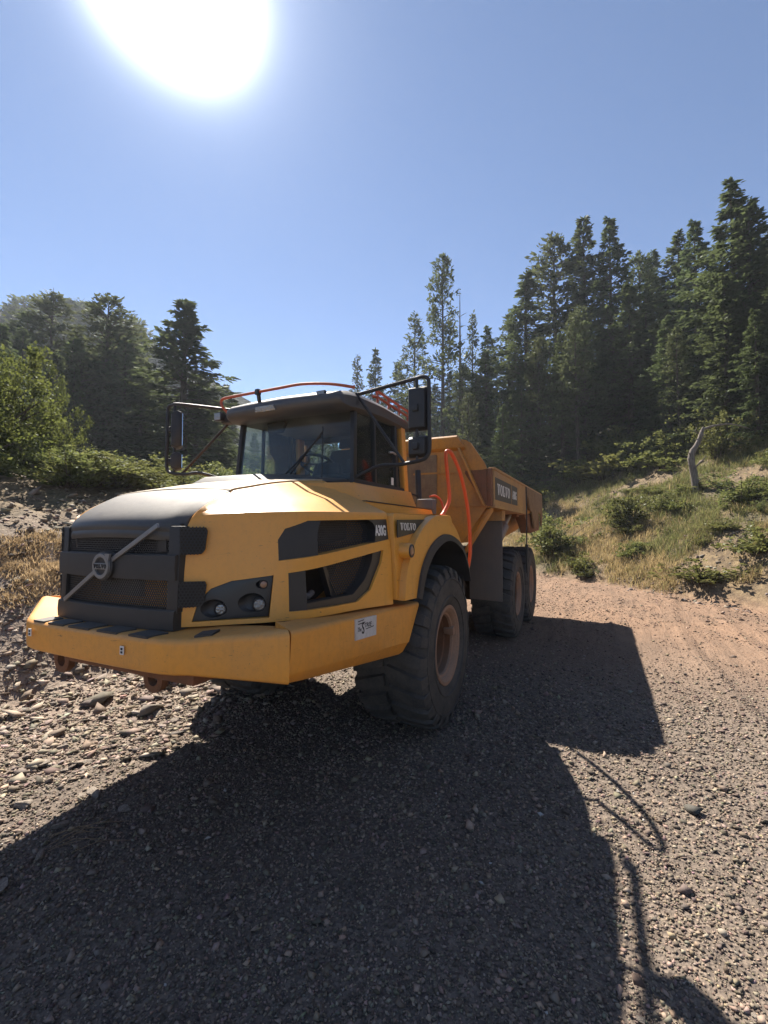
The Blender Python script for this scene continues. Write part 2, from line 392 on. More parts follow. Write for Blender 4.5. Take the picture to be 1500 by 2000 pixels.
# ------------------------------------------------------------------ terrain
RNG = np.random.default_rng(7); random.seed(5)
_T = RNG.random((256, 256))
def vnoise(x, y):
    xi, yi = np.floor(x).astype(int), np.floor(y).astype(int); fx, fy = x-xi, y-yi
    fx = fx*fx*(3-2*fx); fy = fy*fy*(3-2*fy)
    t = lambda i, j: _T[(xi+i) % 256, (yi+j) % 256]
    return (t(0, 0)*(1-fx)+t(1, 0)*fx)*(1-fy)+(t(0, 1)*(1-fx)+t(1, 1)*fx)*fy
def fbm(x, y, o=4):
    s = 0; a = .5
    for k in range(o): s = s+a*(vnoise(x+17.3*k, y-9.1*k)-.5); x = x*2.03; y = y*2.03; a *= .5
    return s
def sstep(a, b, x):
    t = np.clip((x-a)/(b-a), 0, 1); return t*t*(3-2*t)
def s_right(x, y):
    """metres behind the toe of the vegetated bank across the road"""
    w = 1.1*fbm(x*.12+3, y*.12, 3)
    return -.70*(x+12.4)+.72*(y-3.8)+w
def s_left(x, y):
    """metres beyond the toe of the rubble bank on the far side of the truck"""
    toe = -3.3-.05*(x-1)+1.6*fbm(x*.22, y*.22+8, 3)
    toe = toe-np.clip(-x-7, 0, 60)*.55
    return toe-y
def H(x, y):
    x = np.asarray(x, float); y = np.asarray(y, float)
    d = np.hypot(x+1, y)
    z = .09*fbm(x*.5, y*.5, 3)*sstep(1.5, 6, np.abs(y)) + .045*fbm(x*2.1, y*2.1, 4)+.10*fbm((x*.88+y*.47)*.25+3, (y*.88-x*.47)*1.9, 4)*sstep(1.2, 3.5, np.abs(y)+.0*x)
    for off in (0., 2.15, 3.3, 5.45):
        q = y-(4.6+off+.035*(x+3)+.012*np.clip(x+3, -9, 9)**2); e = np.abs(q)/.36
        z = z+(-.030*sstep(1.15, .8, e)+.022*np.exp(-((e-1.3)/.28)**2))*(.6+.8*vnoise(x*.9+off, y*.9))
    sr = s_right(x, y); b = np.clip(sr, 0, None)
    zr = .58*b - .22*np.clip(b-26, 0, None)+ .10*sstep(0, .6, b)
    zr = zr+(1.3*fbm(x*.16, y*.16, 4)+.45*fbm(x*.7, y*.7, 4)+.14*fbm(x*2.5, y*2.5, 3))*sstep(0, 3, b)
    sl = s_left(x, y); c = np.clip(sl, 0, None)
    zl = .62*c-.32*np.clip(c-4.0, 0, None)-.27*np.clip(c-7, 0, None)
    zl = zl+(.9*fbm(x*.35, y*.35, 4)+.35*fbm(x*1.2, y*1.2, 4))*sstep(0, 2, c)
    rub = sstep(-3.2, -.4, sl)*sstep(4.5, 1., x)
    z = z+rub*(.22*fbm(x*1.1+5, y*1.1, 4)+.06*fbm(x*5, y*5, 3))
    return z+np.maximum(zr, zl)
def zones(x, y):
    sr = s_right(x, y); sl = s_left(x, y)
    road = sstep(-.2, -6.5, x+1.5*fbm(x*.3, y*.3, 3)-.15*(y-3))
    vg = np.maximum(sstep(-.2, .5, sr), sstep(2.6, 4.2, sl+1.5*fbm(x*.6, y*.6, 3)))
    rb = sstep(-2.7, -1.3, sl+1.2*fbm(x*.9, y*.9, 3))
    return road, vg, rb
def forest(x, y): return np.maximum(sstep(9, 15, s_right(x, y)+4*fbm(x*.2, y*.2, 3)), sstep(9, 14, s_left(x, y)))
def make_ground():
    va = YAW
    a1 = np.radians(np.arange(-62, 62.01, .3)); a2 = np.radians(np.arange(66, 294.1, 4.))
    A = np.concatenate([a1, a2])+va; n = len(A)
    R = np.concatenate([[.02], np.geomspace(.35, 205, 280)]); m = len(R)
    X = CAM[0]+np.outer(R, np.cos(A)); Y = CAM[1]+np.outer(R, np.sin(A))
    Z = H(X, Y)
    V = np.stack([X, Y, Z], -1).reshape(-1, 3)
    k, i = np.meshgrid(np.arange(m-1), np.arange(n), indexing='ij'); j = (i+1) % n
    F = np.stack([k*n+i, (k+1)*n+i, (k+1)*n+j, k*n+j], -1).reshape(-1, 4)
    me = bpy.data.meshes.new('ground'); me.from_pydata(V.tolist(), [], F.tolist())
    r, v, b = zones(V[:, 0], V[:, 1])
    ca = me.color_attributes.new('zone', 'FLOAT_COLOR', 'POINT')
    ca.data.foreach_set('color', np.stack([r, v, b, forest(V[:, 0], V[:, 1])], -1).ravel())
    me.polygons.foreach_set('use_smooth', [True]*len(me.polygons))
    o = link('ground', me, 'soil'); o['kind'] = 'structure'
make_ground()
def dirpx(u):
    """unit ground direction seen at column u of the photograph"""
    f = np.array([math.cos(YAW), math.sin(YAW)]); r = np.array([math.sin(YAW), -math.cos(YAW)])
    d = f+r*(u-750)/890.; L = np.linalg.norm(d); return d/L, L
def topz(u, v, dist):
    d, L = dirpx(u); return CAM[2]+dist*((1000-v)/890.+math.tan(PITCH))/L
def gpos(u, dist):
    d, _ = dirpx(u); p = CAM[:2]+d*dist; return float(p[0]), float(p[1]), float(H(p[0], p[1]))

# mountain ridge far off to the left
def make_mountain():
    us = np.linspace(-700, 900, 120); prof = np.interp(us, [-700, -300, 0, 60, 130, 190, 235, 290, 330, 420, 520, 700, 900], [560, 575, 600, 585, 588, 606, 618, 660, 700, 745, 800, 900, 1000])
    V = []; n = len(us); rows = 26
    for k in range(rows):
        t = k/(rows-1)
        for i, (u, v) in enumerate(zip(us, prof)):
            d, L = dirpx(u); dist = 95+55*t
            top = topz(u, v, 150)
            q = CAM[:2]+d*dist
            z = -6+(top+6)*(t**.85)
            z += (9*float(fbm(np.array(q[0]*.04), np.array(q[1]*.04), 4))+5*float(fbm(np.array(q[0]*.2), np.array(q[1]*.2), 3)))*math.sin(math.pi*min(1, t*1.02))**.6*1.0
            V.append((q[0], q[1], z))
    for i, u in enumerate(us):
        d, L = dirpx(u); q = CAM[:2]+d*190; V.append((q[0], q[1], -8))
    F = [(k*n+i, k*n+i+1, (k+1)*n+i+1, (k+1)*n+i) for k in range(rows) for i in range(n-1)]
    me = bpy.data.meshes.new('hill'); me.from_pydata(V, [], F)
    o = link('hill', me, 'mountain'); o['kind'] = 'structure'
make_mountain()

# ------------------------------------------------------------------ the dump truck
TR = empty('articulated_dump_truck'); tag(TR, 'big yellow six-wheeled articulated dump truck with dark grille parked on gravel', 'dump truck')

# hood: sections from the nose back, each a closed loop
HS = [ # base, shoulder, mid, crest
 ((2.570, .560), (2.548, .568, 1.905), (2.538, .560, 1.955), (2.520, .540, 1.990)),
 ((2.520, .640), (2.490, .625, 2.025), (2.488, .605, 2.045), (2.480, .580, 2.070)),
 ((2.385, .830), (2.360, .775, 2.050), (2.330, .700, 2.085), (2.370, .580, 2.135)),
 ((2.280, .980), (2.225, .935, 2.058), (2.180, .790, 2.120), (2.200, .585, 2.205)),
 ((2.130, 1.105), (2.065, 1.065, 2.063), (2.020, .870, 2.150), (2.000, .590, 2.250)),
 ((1.930, 1.180), (1.880, 1.125, 2.068), (1.800, .930, 2.170), (1.750, .600, 2.300)),
 ((1.600, 1.225), (1.580, 1.170, 2.075), (1.550, .980, 2.180), (1.430, .600, 2.345)),
 ((1.130, 1.290), (1.130, 1.235, 2.085), (1.130, 1.010, 2.190), (1.130, .620, 2.380))]
cols = [spline([(*s[0], zb) for s, zb in zip(HS, (1.372, 1.374, 1.380, 1.385, 1.388, 1.385, 1.375, 1.350))], 5), spline([s[1] for s in HS], 5), spline([s[2] for s in HS], 5), spline([s[3] for s in HS], 5)]
secs = []
for si, (B, S, M, C_) in enumerate(zip(*cols)):
    if si < 15: C_ = C_-np.array([0, 0, .022*(1-si/15)])
    sink = .03 if si < 15 else 0
    half = [B, B*.45+S*.55+np.array([0, .012, 0])]
    out = S-B; out = S-out*.07
    half += [out, S*.55+out*.45+np.array([0, -.004, .004])*0, S+(M-S)*.04, S+(M-S)*.12, S+(M-S)*.5, M, M+(C_-M)*.5+np.array([0, 0, -.012]), M+(C_-M)*.94, C_]
    top = [np.array([C_[0], C_[1]*.93, C_[2]+.006-sink]), np.array([C_[0], C_[1]*.5, C_[2]+.022-sink]), np.array([C_[0], 0, C_[2]+.028-sink])]
    R_ = half+top
    L_ = [q*np.array([1, -1, 1]) for q in R_[:-1]][::-1]
    secs.append([tuple(q) for q in R_+L_])
hood = MB().loft(secs).build('hood', 'yellow', TR, sharp=28)
def hy(x, z):
    xs = [q[0] for q in cols[0]][::-1]; yb = np.interp(x, xs, [q[1] for q in cols[0]][::-1]); ys = np.interp(x, [q[0] for q in cols[1]][::-1], [q[1] for q in cols[1]][::-1])
    t = (z-1.41)/.65; return yb+(ys-yb)*t+.012*max(0, 1-abs(t-.55)*2)
def vplate(poly, sgn, dep=.014, th=.04):
    return MB().hull([(x, sgn*(hy(x, z)-dep), z) for x, z in poly], [(x, sgn*(hy(x, z)-dep-th), z) for x, z in poly])
def prismcut(poly, axis, a, b): return MB().prism(poly, axis, a, b).build('cutter', None, None, sharp=None)
UP = [(2.215, 1.755), (2.205, 1.885), (2.165, 1.955), (2.03, 2.008), (1.14, 2.035), (1.14, 1.872)]
LO = [(2.185, 1.440), (2.175, 1.678), (1.235, 1.790), (1.275, 1.690), (1.43, 1.500), (1.60, 1.430)]
cts = []
for sgn in (1, -1):
    cts += [prismcut(UP, 'y', sgn*.84, sgn*1.6), prismcut(LO, 'y', sgn*.84, sgn*1.6)]
# head lamp recess, cut square to the chamfered corner
ca, sa = math.cos(rad(49)), math.sin(rad(49))
def corner_pt(t, z, dep, sgn=1):
    # t along the chamfer from the grille corner, dep outwards
    bx, by = 2.560-t*.655, .600+t*.756
    return (bx+dep*.756, sgn*(by+dep*.655), z)
CL = [(.030, 1.402), (.065, 1.525), (.135, 1.595), (.25, 1.638), (.500, 1.668), (.475, 1.412)]
for sgn in (1, -1):
    cts.append(MB().hull([corner_pt(t, z, -.052, sgn) for t, z in CL], [corner_pt(t, z, .3, sgn) for t, z in CL]).build('cutter', None, None, sharp=None))
cut(hood, cts)
# panels standing in the openings
def inset(poly, k):
    c = np.mean(poly, 0); return [tuple(c+(np.array(q)-c)*k) for q in poly]
def hexmesh(mb, poly, P, cell, bar, th):
    """honeycomb wire inside polygon poly (2D); P maps (a, b, depth) to 3D"""
    q = np.array(poly); mn, mx = q.min(0), q.max(0)
    def inside(a, b):
        r = False; n = len(q)
        for i in range(n):
            (x0, y0), (x1, y1) = q[i], q[(i+1) % n]
            if (y0 > b) != (y1 > b) and a < (x1-x0)*(b-y0)/(y1-y0)+x0: r = not r
        return r
    R = cell/math.sqrt(3); dx = cell; dy = 1.5*R; row = 0; b = mn[1]-R
    while b < mx[1]+R:
        a = mn[0]-cell+(row % 2)*dx/2
        while a < mx[0]+cell:
            V = [(a+R*math.sin(t*math.pi/3), b+R*math.cos(t*math.pi/3)) for t in range(4)]
            for i in range(3):
                (ax, ay), (bx, by) = V[i], V[i+1]
                if inside((ax+bx)/2, (ay+by)/2):
                    l = math.hypot(bx-ax, by-ay); nx, ny = -(by-ay)/l*bar/2, (bx-ax)/l*bar/2
                    k = [(ax+nx, ay+ny), (bx+nx, by+ny), (bx-nx, by-ny), (ax-nx, ay-ny)]
                    mb.add([P(*c, 0) for c in k]+[P(*c, -th) for c in k], [(0, 1, 2, 3), (0, 4, 5, 1), (2, 6, 7, 3), (1, 5, 6, 2), (3, 7, 4, 0)])
            a += dx
        row += 1; b += dy
for sgn in (1, -1):
    # upper vent: plain plates front and rear, mesh in between
    vp = vplate([(2.22, 1.74), (2.22, 1.90), (2.17, 1.97), (2.03, 2.015), (1.90, 2.02), (1.94, 1.97), (1.96, 1.90), (1.97, 1.78)], sgn)
    vp.build('vent_surround', 'decal_black', TR, sharp=30); vp = MB()
    vp = vplate([(1.36, 1.84), (1.33, 1.86), (1.30, 1.95), (1.33, 2.0), (1.40, 2.03), (1.135, 2.04), (1.135, 1.865)], sgn, .006, .12)
    vp.build('vent_surround', 'decal_black', TR, sharp=30)
    m = MB(); hexmesh(m, [(1.98, 1.76), (1.98, 2.02), (1.30, 2.04), (1.30, 1.84)], lambda a, b, d: (a, sgn*(hy(a, b)-.075+d), b), .019, .0062, .005); m.build('mesh_screen', 'dark_plastic', TR, sharp=None, fix=False)
    MB().prism(inset(UP, 1.04), 'y', sgn*.845, sgn*.86).build('vent_backing', 'chassis', TR, sharp=None)
    lp = vplate([(2.19, 1.43), (2.18, 1.69), (2.07, 1.705), (2.07, 1.43)], sgn)
    lp.build('vent_surround', 'decal_black', TR, sharp=30); lp = MB()
    lp.prism([(1.90, 1.73), (1.86, 1.73), (1.72, 1.48), (1.76, 1.46)], 'y', sgn*1.06, sgn*1.11)
    lp.build('vent_strut', 'decal_black', TR, sharp=30); lp = MB()
    lp = vplate([(1.23, 1.80), (1.35, 1.785), (1.38, 1.70), (1.47, 1.58), (1.62, 1.485), (2.08, 1.475), (2.08, 1.425), (1.60, 1.42), (1.42, 1.485), (1.26, 1.68)], sgn, .02, .09)
    lp.build('vent_surround', 'decal_black', TR, sharp=30)
    m = MB(); hexmesh(m, [(1.90, 1.73), (1.36, 1.785), (1.38, 1.70), (1.47, 1.58), (1.62, 1.50), (1.74, 1.49)], lambda a, b, d: (a, sgn*(hy(a, b)-.075+d), b), .019, .0062, .005); m.build('mesh_screen', 'dark_plastic', TR, sharp=None, fix=False)
    MB().prism(inset(LO, 1.04), 'y', sgn*.845, sgn*.86).build('vent_backing', 'chassis', TR, sharp=None)
    # engine bits glimpsed through the open corner of the lower vent
    e = MB(); e.tube([(2.10, sgn*1.03, 1.50), (2.02, sgn*1.04, 1.53), (1.95, sgn*1.03, 1.50), (1.88, sgn*1.02, 1.52)], .022, 8); e.lathe([(-.02, .001), (-.02, .03), (.02, .03), (.02, .001)], (2.04, sgn*1.04, 1.56), 12)
    e.build('coolant_pipe', 'grey_plastic', TR)
    # lamp cluster
    lc = MB().hull([corner_pt(t, z, -.050, sgn) for t, z in inset(CL, .995)], [corner_pt(t, z, -.012, sgn) for t, z in inset(CL, .985)]).build('lamp_panel', 'decal_black', TR, bevel=.004)
    bowls = []
    for (t, z, r, dx_) in ((.150, 1.475, .064, .052), (.370, 1.500, .070, .058), (.428, 1.610, .030, .03)):
        secs_ = []
        for k, (dep, rr, sh) in enumerate(((.1, 1.0, 0), (-.012, 1.0, 0), (-.036, .8, .25), (-.043, .55, .4))):
            ring = []
            for q in range(24):
                an = 2*math.pi*q/24; ring.append(corner_pt(t+sh*dx_+rr*(r*1.15)*math.cos(an), z+rr*r*.86*math.sin(an), dep, sgn))
            secs_.append(ring)
        bowls.append(MB().loft(secs_).build('cutter', None, None, sharp=None))
    cut(lc, bowls)
    for (t, z, r) in ((.190, 1.468, .031), (.415, 1.487, .036), (.440, 1.610, .023)):
        hl = MB().loft([[corner_pt(t+rr*math.cos(an), z+rr*math.sin(an), dep, sgn) for an in [2*math.pi*q/20 for q in range(20)]] for dep, rr in ((-.045, r*1.15), (-.012, r*1.18), (-.006, r*1.06), (-.010, r))], True, True).build('headlight', 'black_metal', TR)
        MB().loft([[corner_pt(t+rr*math.cos(an), z+rr*math.sin(an), dep, sgn) for an in [2*math.pi*q/20 for q in range(20)]] for dep, rr in ((-.016, r*.97), (-.011, r*.96), (-.008, r*.7), (-.007, r*.3))], True, True).build('lens', 'lens' if r > .025 else 'amber_lens', hl)
# dark nose panel and dusty centre panel lying on the hood
def toppanel(name, mat, i0, i1, k0, k1, lift, front=None):
    A = cols[3]; rows = []
    for i in range(i0, i1+1):
        q = A[i]; rows.append([np.array([q[0]+.004, q[1]*f_, q[2]+lift+.004+.028*(1-f_*f_)]) for f_ in np.linspace(-k0 if i == i0 else -k1, k0 if i == i0 else k1, 15)])
    if front: rows = [[np.array([fx-.05*t_*t_-.05*abs(t_)**8, wy*t_, fz-.012*abs(t_)**6]) for t_ in np.linspace(-1, 1, 15)] for fx, fz, wy in front]+rows
    secs_ = [[tuple(q) for q in r]+[tuple(q-np.array([.0, 0, .045])) for q in r[::-1]] for r in rows]
    return MB().loft(secs_).build(name, mat, TR, sharp=40)
NP = spline([(2.648, 1.945, .545), (2.655, 1.975, .550), (2.640, 2.012, .554), (2.600, 2.050, .558), (2.530, 2.096, .562), (2.440, 2.144, .568), (2.340, 2.188, .575), (2.250, 2.222, .580), (2.207, 2.237, .582)], 3)
rows = []
for fx, fz, wy in NP:
    kf = np.clip((fx-2.2)/.45, 0, 1)
    rows.append([np.array([fx-kf*(.045*t_*t_+.06*abs(t_)**8), wy*t_, fz-.020*t_*t_-.008*abs(t_)**10]) for t_ in np.linspace(-1, 1, 21)])
MB().loft([[tuple(q) for q in r]+[tuple(q-np.array([.0, 0, .045])) for q in r[::-1]] for r in rows]).build('nose_panel', 'nose', TR, sharp=50)
toppanel('bonnet_panel', 'yellow_top', 15, len(cols[3])-1, .995, .98, .008)
# grille ------------------------------------------------------------------
def bowx(y): return 2.655-.045*(abs(y)/.56)**2
def band(name, z0, z1, d0, th, w=.567, bev=.006):
    ys = np.linspace(-w, w, 13); s_ = []
    for y in ys:
        x = bowx(y)+d0; s_.append([(x-th, y, z0), (x, y, z0+.006), (x+.004, y, (z0+z1)/2), (x, y, z1-.006), (x-.01, y, z1), (x-th, y, z1)])
    return MB().loft(s_).build(name, 'dark_plastic', TR, sharp=30)
band('grille_bar', 1.645, 1.800, .008, .09)
band('grille_bar', 1.352, 1.475, .012, .11)
for sgn in (1, -1):
    x = bowx(.53)
    MB().hull([(x-.08, sgn*.497, 1.46), (x+.001, sgn*.497, 1.46), (x-.012, sgn*.572, 1.46), (x-.09, sgn*.572, 1.46)], [(x-.09, sgn*.497, 1.97), (x-.012, sgn*.497, 1.97), (x-.025, sgn*.578, 1.97), (x-.1, sgn*.578, 1.97)]).build('grille_post', 'dark_plastic', TR, bevel=.006)
    for z0, z1 in ((1.49, 1.64), (1.80, 1.962)):
        wing = [(0., z0), (.118, z0+.004), (.138, z0+.03), (.150, z1-.02), (.140, z1), (0., z1)]
        P = lambda a, b, d, sgn=sgn: (2.588-a*.66+(.010+d)*.75, sgn*(.572+a*.75+(.010+d)*.66), b)
        MB().hull([P(a, b, -.04) for a, b in wing], [P(a, b, -.001) for a, b in wing]).build('side_screen', 'chassis', TR, sharp=None)
        m = MB(); hexmesh(m, wing, lambda a, b, d: P(a, b, d+.007), .020, .0065, .006); m.build('mesh_screen', 'dark_plastic', TR, sharp=None, fix=False)
for z0, z1 in ((1.46, 1.655), (1.79, 1.975)):
    m = MB(); hexmesh(m, [(-.52, z0), (.52, z0), (.52, z1), (-.52, z1)], lambda a, b, d: (bowx(a)-.03+d, a, b), .0165, .005, .005); m.build('mesh_screen', 'dark_plastic', TR, sharp=None, fix=False)
MB().box((2.54, -.55, 1.42), (2.556, .55, 1.985)).build('grille_backing', 'chassis', TR, sharp=None)
MB().box((2.56, -.14, 1.535), (2.60, .24, 1.648)).build('oil_cooler', 'radiator', TR, bevel=.004)
mb_ = MB(); mb_.tube([(2.59, -.41, 1.83), (2.60, -.40, 1.90), (2.60, -.36, 1.92), (2.59, -.35, 1.86), (2.58, -.40, 1.84)], .012, 6); mb_.build('hood_latch', 'black_metal', TR); MB().box((2.565, .38, 1.82), (2.60, .47, 1.90)).build('hood_latch', 'black_metal', TR)
# diagonal bar and round emblem
def flat_yz(poly, x0, x1): return MB().prism(poly, 'x', x0, x1)
dv = np.array([.94, .50])/math.hypot(.94, .50); nv = np.array([-dv[1], dv[0]])*.014
A_, B_ = np.array([-.455, 1.478]), np.array([-.055, 1.690]); C2, D2 = np.array([.055, 1.750]), np.array([.465, 1.975])
em = MB()
for P0, P1 in ((A_, B_), (C2, D2)):
    em.hull([(bowx(P0[0])+.006, *(P0-nv)), (bowx(P1[0])+.022, *(P1-nv)), (bowx(P1[0])+.022, *(P1+nv)), (bowx(P0[0])+.006, *(P0+nv))],
            [(bowx(P0[0])+.026, *(P0-nv)), (bowx(P1[0])+.038, *(P1-nv)), (bowx(P1[0])+.038, *(P1+nv)), (bowx(P0[0])+.026, *(P0+nv))])
em.build('diagonal_bar', 'badge_metal', TR, bevel=.004)
ec = (2.668, 0, 1.722)
eb = MB().lathe([(-.03, .001), (-.03, .092), (.012, .092), (.018, .086), (.018, .001)], ec, 40, 'x').build('emblem', 'dark_plastic', TR)
er = MB().lathe([(.016, .053), (.030, .056), (.032, .066), (.030, .078), (.016, .081)], ec, 40, 'x', True); er.prism([(.045, 1.775), (.072, 1.752), (.088, 1.800), (.040, 1.800)], 'x', 2.684, 2.697)
er.build('emblem_ring', 'badge_metal', eb)
MB().prism([(-.074, 1.703), (.074, 1.703), (.074, 1.741), (-.074, 1.741)], 'x', 2.684, 2.699).build('emblem_band', 'badge_metal', eb, bevel=.002)
pl_, w_ = slab_text('VOLVO', .026, .128)
put_polys('emblem_lettering', pl_, (2.6995, -.064, 1.709), (0, 1, 0), (0, 0, 1), 'ink', eb, .0015)

# bumper ------------------------------------------------------------------
def side_path(ex, ey, sg):
    P0, P1 = np.array([ex, ey]), np.array([2.706, .775]); out = []
    for t in (0, .33, .67, 1.): q = P0+(P1-P0)*t; out.append((q[0], sg*q[1], 1.412-.062*t, 1.128+.018*t))
    return [np.array(q) for q in out+[(2.738, sg*.705, 1.347, 1.146), (2.758, sg*.62, 1.345, 1.146), (2.766, sg*.50, 1.345, 1.146)]]
pth = side_path(2.36, 1.28, -1)+[np.array([2.772, y, 1.345, 1.146]) for y in (-.25, 0, .25)]+side_path(2.535, 1.335, 1)[::-1]
secs = []
for k, q in enumerate(pth):
    a, b = pth[max(k-1, 0)], pth[min(k+1, len(pth)-1)]
    d = (b-a)[:2]; d /= np.linalg.norm(d); n2 = np.array([d[1], -d[0]])
    if k in (0, len(pth)-1): n2 = n2+np.array([0, np.sign(q[1])]); n2 /= np.linalg.norm(n2)*.92
    prof = [(-.33, min(q[2]+.020, 1.368)), (-.045, q[2]+.003), (-.022, q[2]-.002), (-.008, q[2]-.011), (-.001, q[2]-.024), (0, q[2]-.036), (.001, (q[2]+q[3])/2), (-.002, q[3]+.03), (-.008, q[3]+.014), (-.022, q[3]+.004), (-.045, q[3]), (-.33, q[3]+.03)]
    secs.append([(q[0]+n2[0]*o_, q[1]+n2[1]*o_, z) for o_, z in prof])
MB().loft(secs).build('front_bumper', 'yellow_bumper', TR, sharp=32)
for sgn in (1, -1):
    secs = []
    for t in np.linspace(0, 1, 9):
        def lerp(a, b): return a+(b-a)*t
        xt, zt, xb, zb = lerp(2.522 if sgn > 0 else 2.35, .615), lerp(1.412, 1.300), lerp(2.545 if sgn > 0 else 2.36, .955), lerp(1.128, .905); y = (1.337 if sgn > 0 else 1.285)-.019*t
        cz = zb+(zt-zb)*.22
        def px(z): return xt+(xb-xt)*(zt-z)/(zt-zb)
        prof = [(1.10, zt+.002), (y-.045, zt), (y-.022, zt-.002), (y-.008, zt-.011), (y-.001, zt-.024), (y, zt-.036), (y+.001, (zt+zb)/2), (y+.002, cz+.006), (y-.002-.006*t, cz-.006), (y-.030, zb+.02), (y-.055, zb), (1.10, zb+.03)]
        secs.append([(px(z)-(.675*(y-yy) if t < .01 else 0), sgn*yy, z) for yy, z in prof])
    MB().loft(secs).build('bumper_side_panel', 'yellow_bumper', TR, sharp=32)
# step treads on the bumper top
for y0, y1, x0, x1 in ((-.60, -.48, 2.660, 2.752), (-.42, -.26, 2.665, 2.760), (-.20, .00, 2.668, 2.762), (.08, .26, 2.665, 2.760), (.36, .52, 2.655, 2.754)):
    MB().hull([(x0, y0+.05, 1.345), (x1, y0, 1.338), (x1, y1, 1.338), (x0, y1+.05, 1.345)], [(x0, y0+.05, 1.3625), (x1, y0, 1.3505), (x1, y1, 1.3505), (x0, y1+.05, 1.3625)]).build('step_tread', 'dark_plastic', TR, sharp=None)
for q in ((2.585, .76, 2.52, .90), (2.51, .98, 2.44, 1.12)):
    x0, y0, x1, y1 = q
    MB().hull([(x0, y0, 1.35), (x0+.085, y0+.03, 1.34), (x1+.105, y1-.02, 1.36), (x1+.02, y1-.05, 1.37)], [(x0, y0, 1.372), (x0+.085, y0+.03, 1.365), (x1+.105, y1-.02, 1.378), (x1+.02, y1-.05, 1.384)]).build('step_tread', 'dark_plastic', TR, sharp=None)
for y, z in ((-.585, 1.275), (.345, 1.262)):
    st = MB().box((2.777, y-.016, z-.024), (2.7815, y+.016, z+.024)).build('bumper_sticker', 'white_paint', TR, sharp=None)
    mk = MB(); mk.box((2.7818, y-.009, z-.017), (2.7826, y+.009, z-.004)); mk.box((2.7818, y-.009, z+.002), (2.7826, y+.009, z+.015)); mk.build('sticker_print', 'ink', st, sharp=None)
for y in (-.47, .43):
    n = 20; outer = []; inner = []
    for k in range(n+1):
        t = math.pi+math.pi*k/n; outer.append((y+.082*math.cos(t), 1.075+.082*math.sin(t)))
    outer += [(y+.12, 1.16), (y-.12, 1.16)]
    te = MB().prism(outer, 'x', 2.60, 2.645).build('tow_eye', 'rust_and_rim_shade', TR, bevel=.004)
    cut(te, [MB().lathe([(-.1, .042), (.1, .042)], (2.62, y, 1.075), 20, 'x').build('cutter', None, None, sharp=None)] if False else [MB().prism([(y+.042*math.cos(t), 1.075+.042*math.sin(t)) for t in [2*math.pi*k/20 for k in range(20)]], 'x', 2.5, 2.75).build('cutter', None, None, sharp=None)])
MB().box((2.48, -.36, 1.085), (2.66, .78, 1.150)).build('cross_member', 'rust_and_rim_shade', TR, bevel=.01)
MB().prism([(2.45, 1.12), (2.45, 1.35), (-1.2, 1.35), (-1.2, .80), (.9, .72), (1.5, .80)], 'y', -.50, .50).build('front_frame', 'chassis', TR)
MB().prism([(2.30, 1.34), (1.2, 1.34), (1.2, 1.15), (2.2, 1.15)], 'y', -.85, .85).build('engine_guard', 'chassis', TR)

# front fenders ------------------------------------------------------------
OUT = spline([(1.085, 1.375), (1.03, 1.62), (.82, 1.87), (.48, 2.045), (.10, 2.095), (-.30, 1.985), (-.60, 1.73), (-.765, 1.40)], 5)
LIPO = spline([(.905, 1.375), (.79, 1.62), (.52, 1.82), (.10, 1.905), (-.40, 1.79), (-.65, 1.57), (-.745, 1.375)], 6)
LIPI = spline([(.865, 1.36), (.73, 1.59), (.47, 1.765), (.07, 1.84), (-.37, 1.725), (-.60, 1.52), (-.69, 1.36)], 6)
def strip(A, B, ya, yb, yc):
    """band between two arcs, faces at depth yc behind"""
    n = len(A); mb = MB()
    S = [[(A[i][0], yc, A[i][1]), (A[i][0], ya, A[i][1]), (B[i][0], yb, B[i][1]), (B[i][0], yc, B[i][1])] for i in range(n)]
    return mb.loft(S)
def rs(P, n):
    P = np.array(P); d = np.r_[0, np.cumsum(np.hypot(*np.diff(P, axis=0).T))]; t = np.linspace(0, d[-1], n)
    return np.stack([np.interp(t, d, P[:, 0]), np.interp(t, d, P[:, 1])], -1)
OUT, LIPO, LIPI = rs(OUT, 40), rs(LIPO, 40), rs(LIPI, 40)
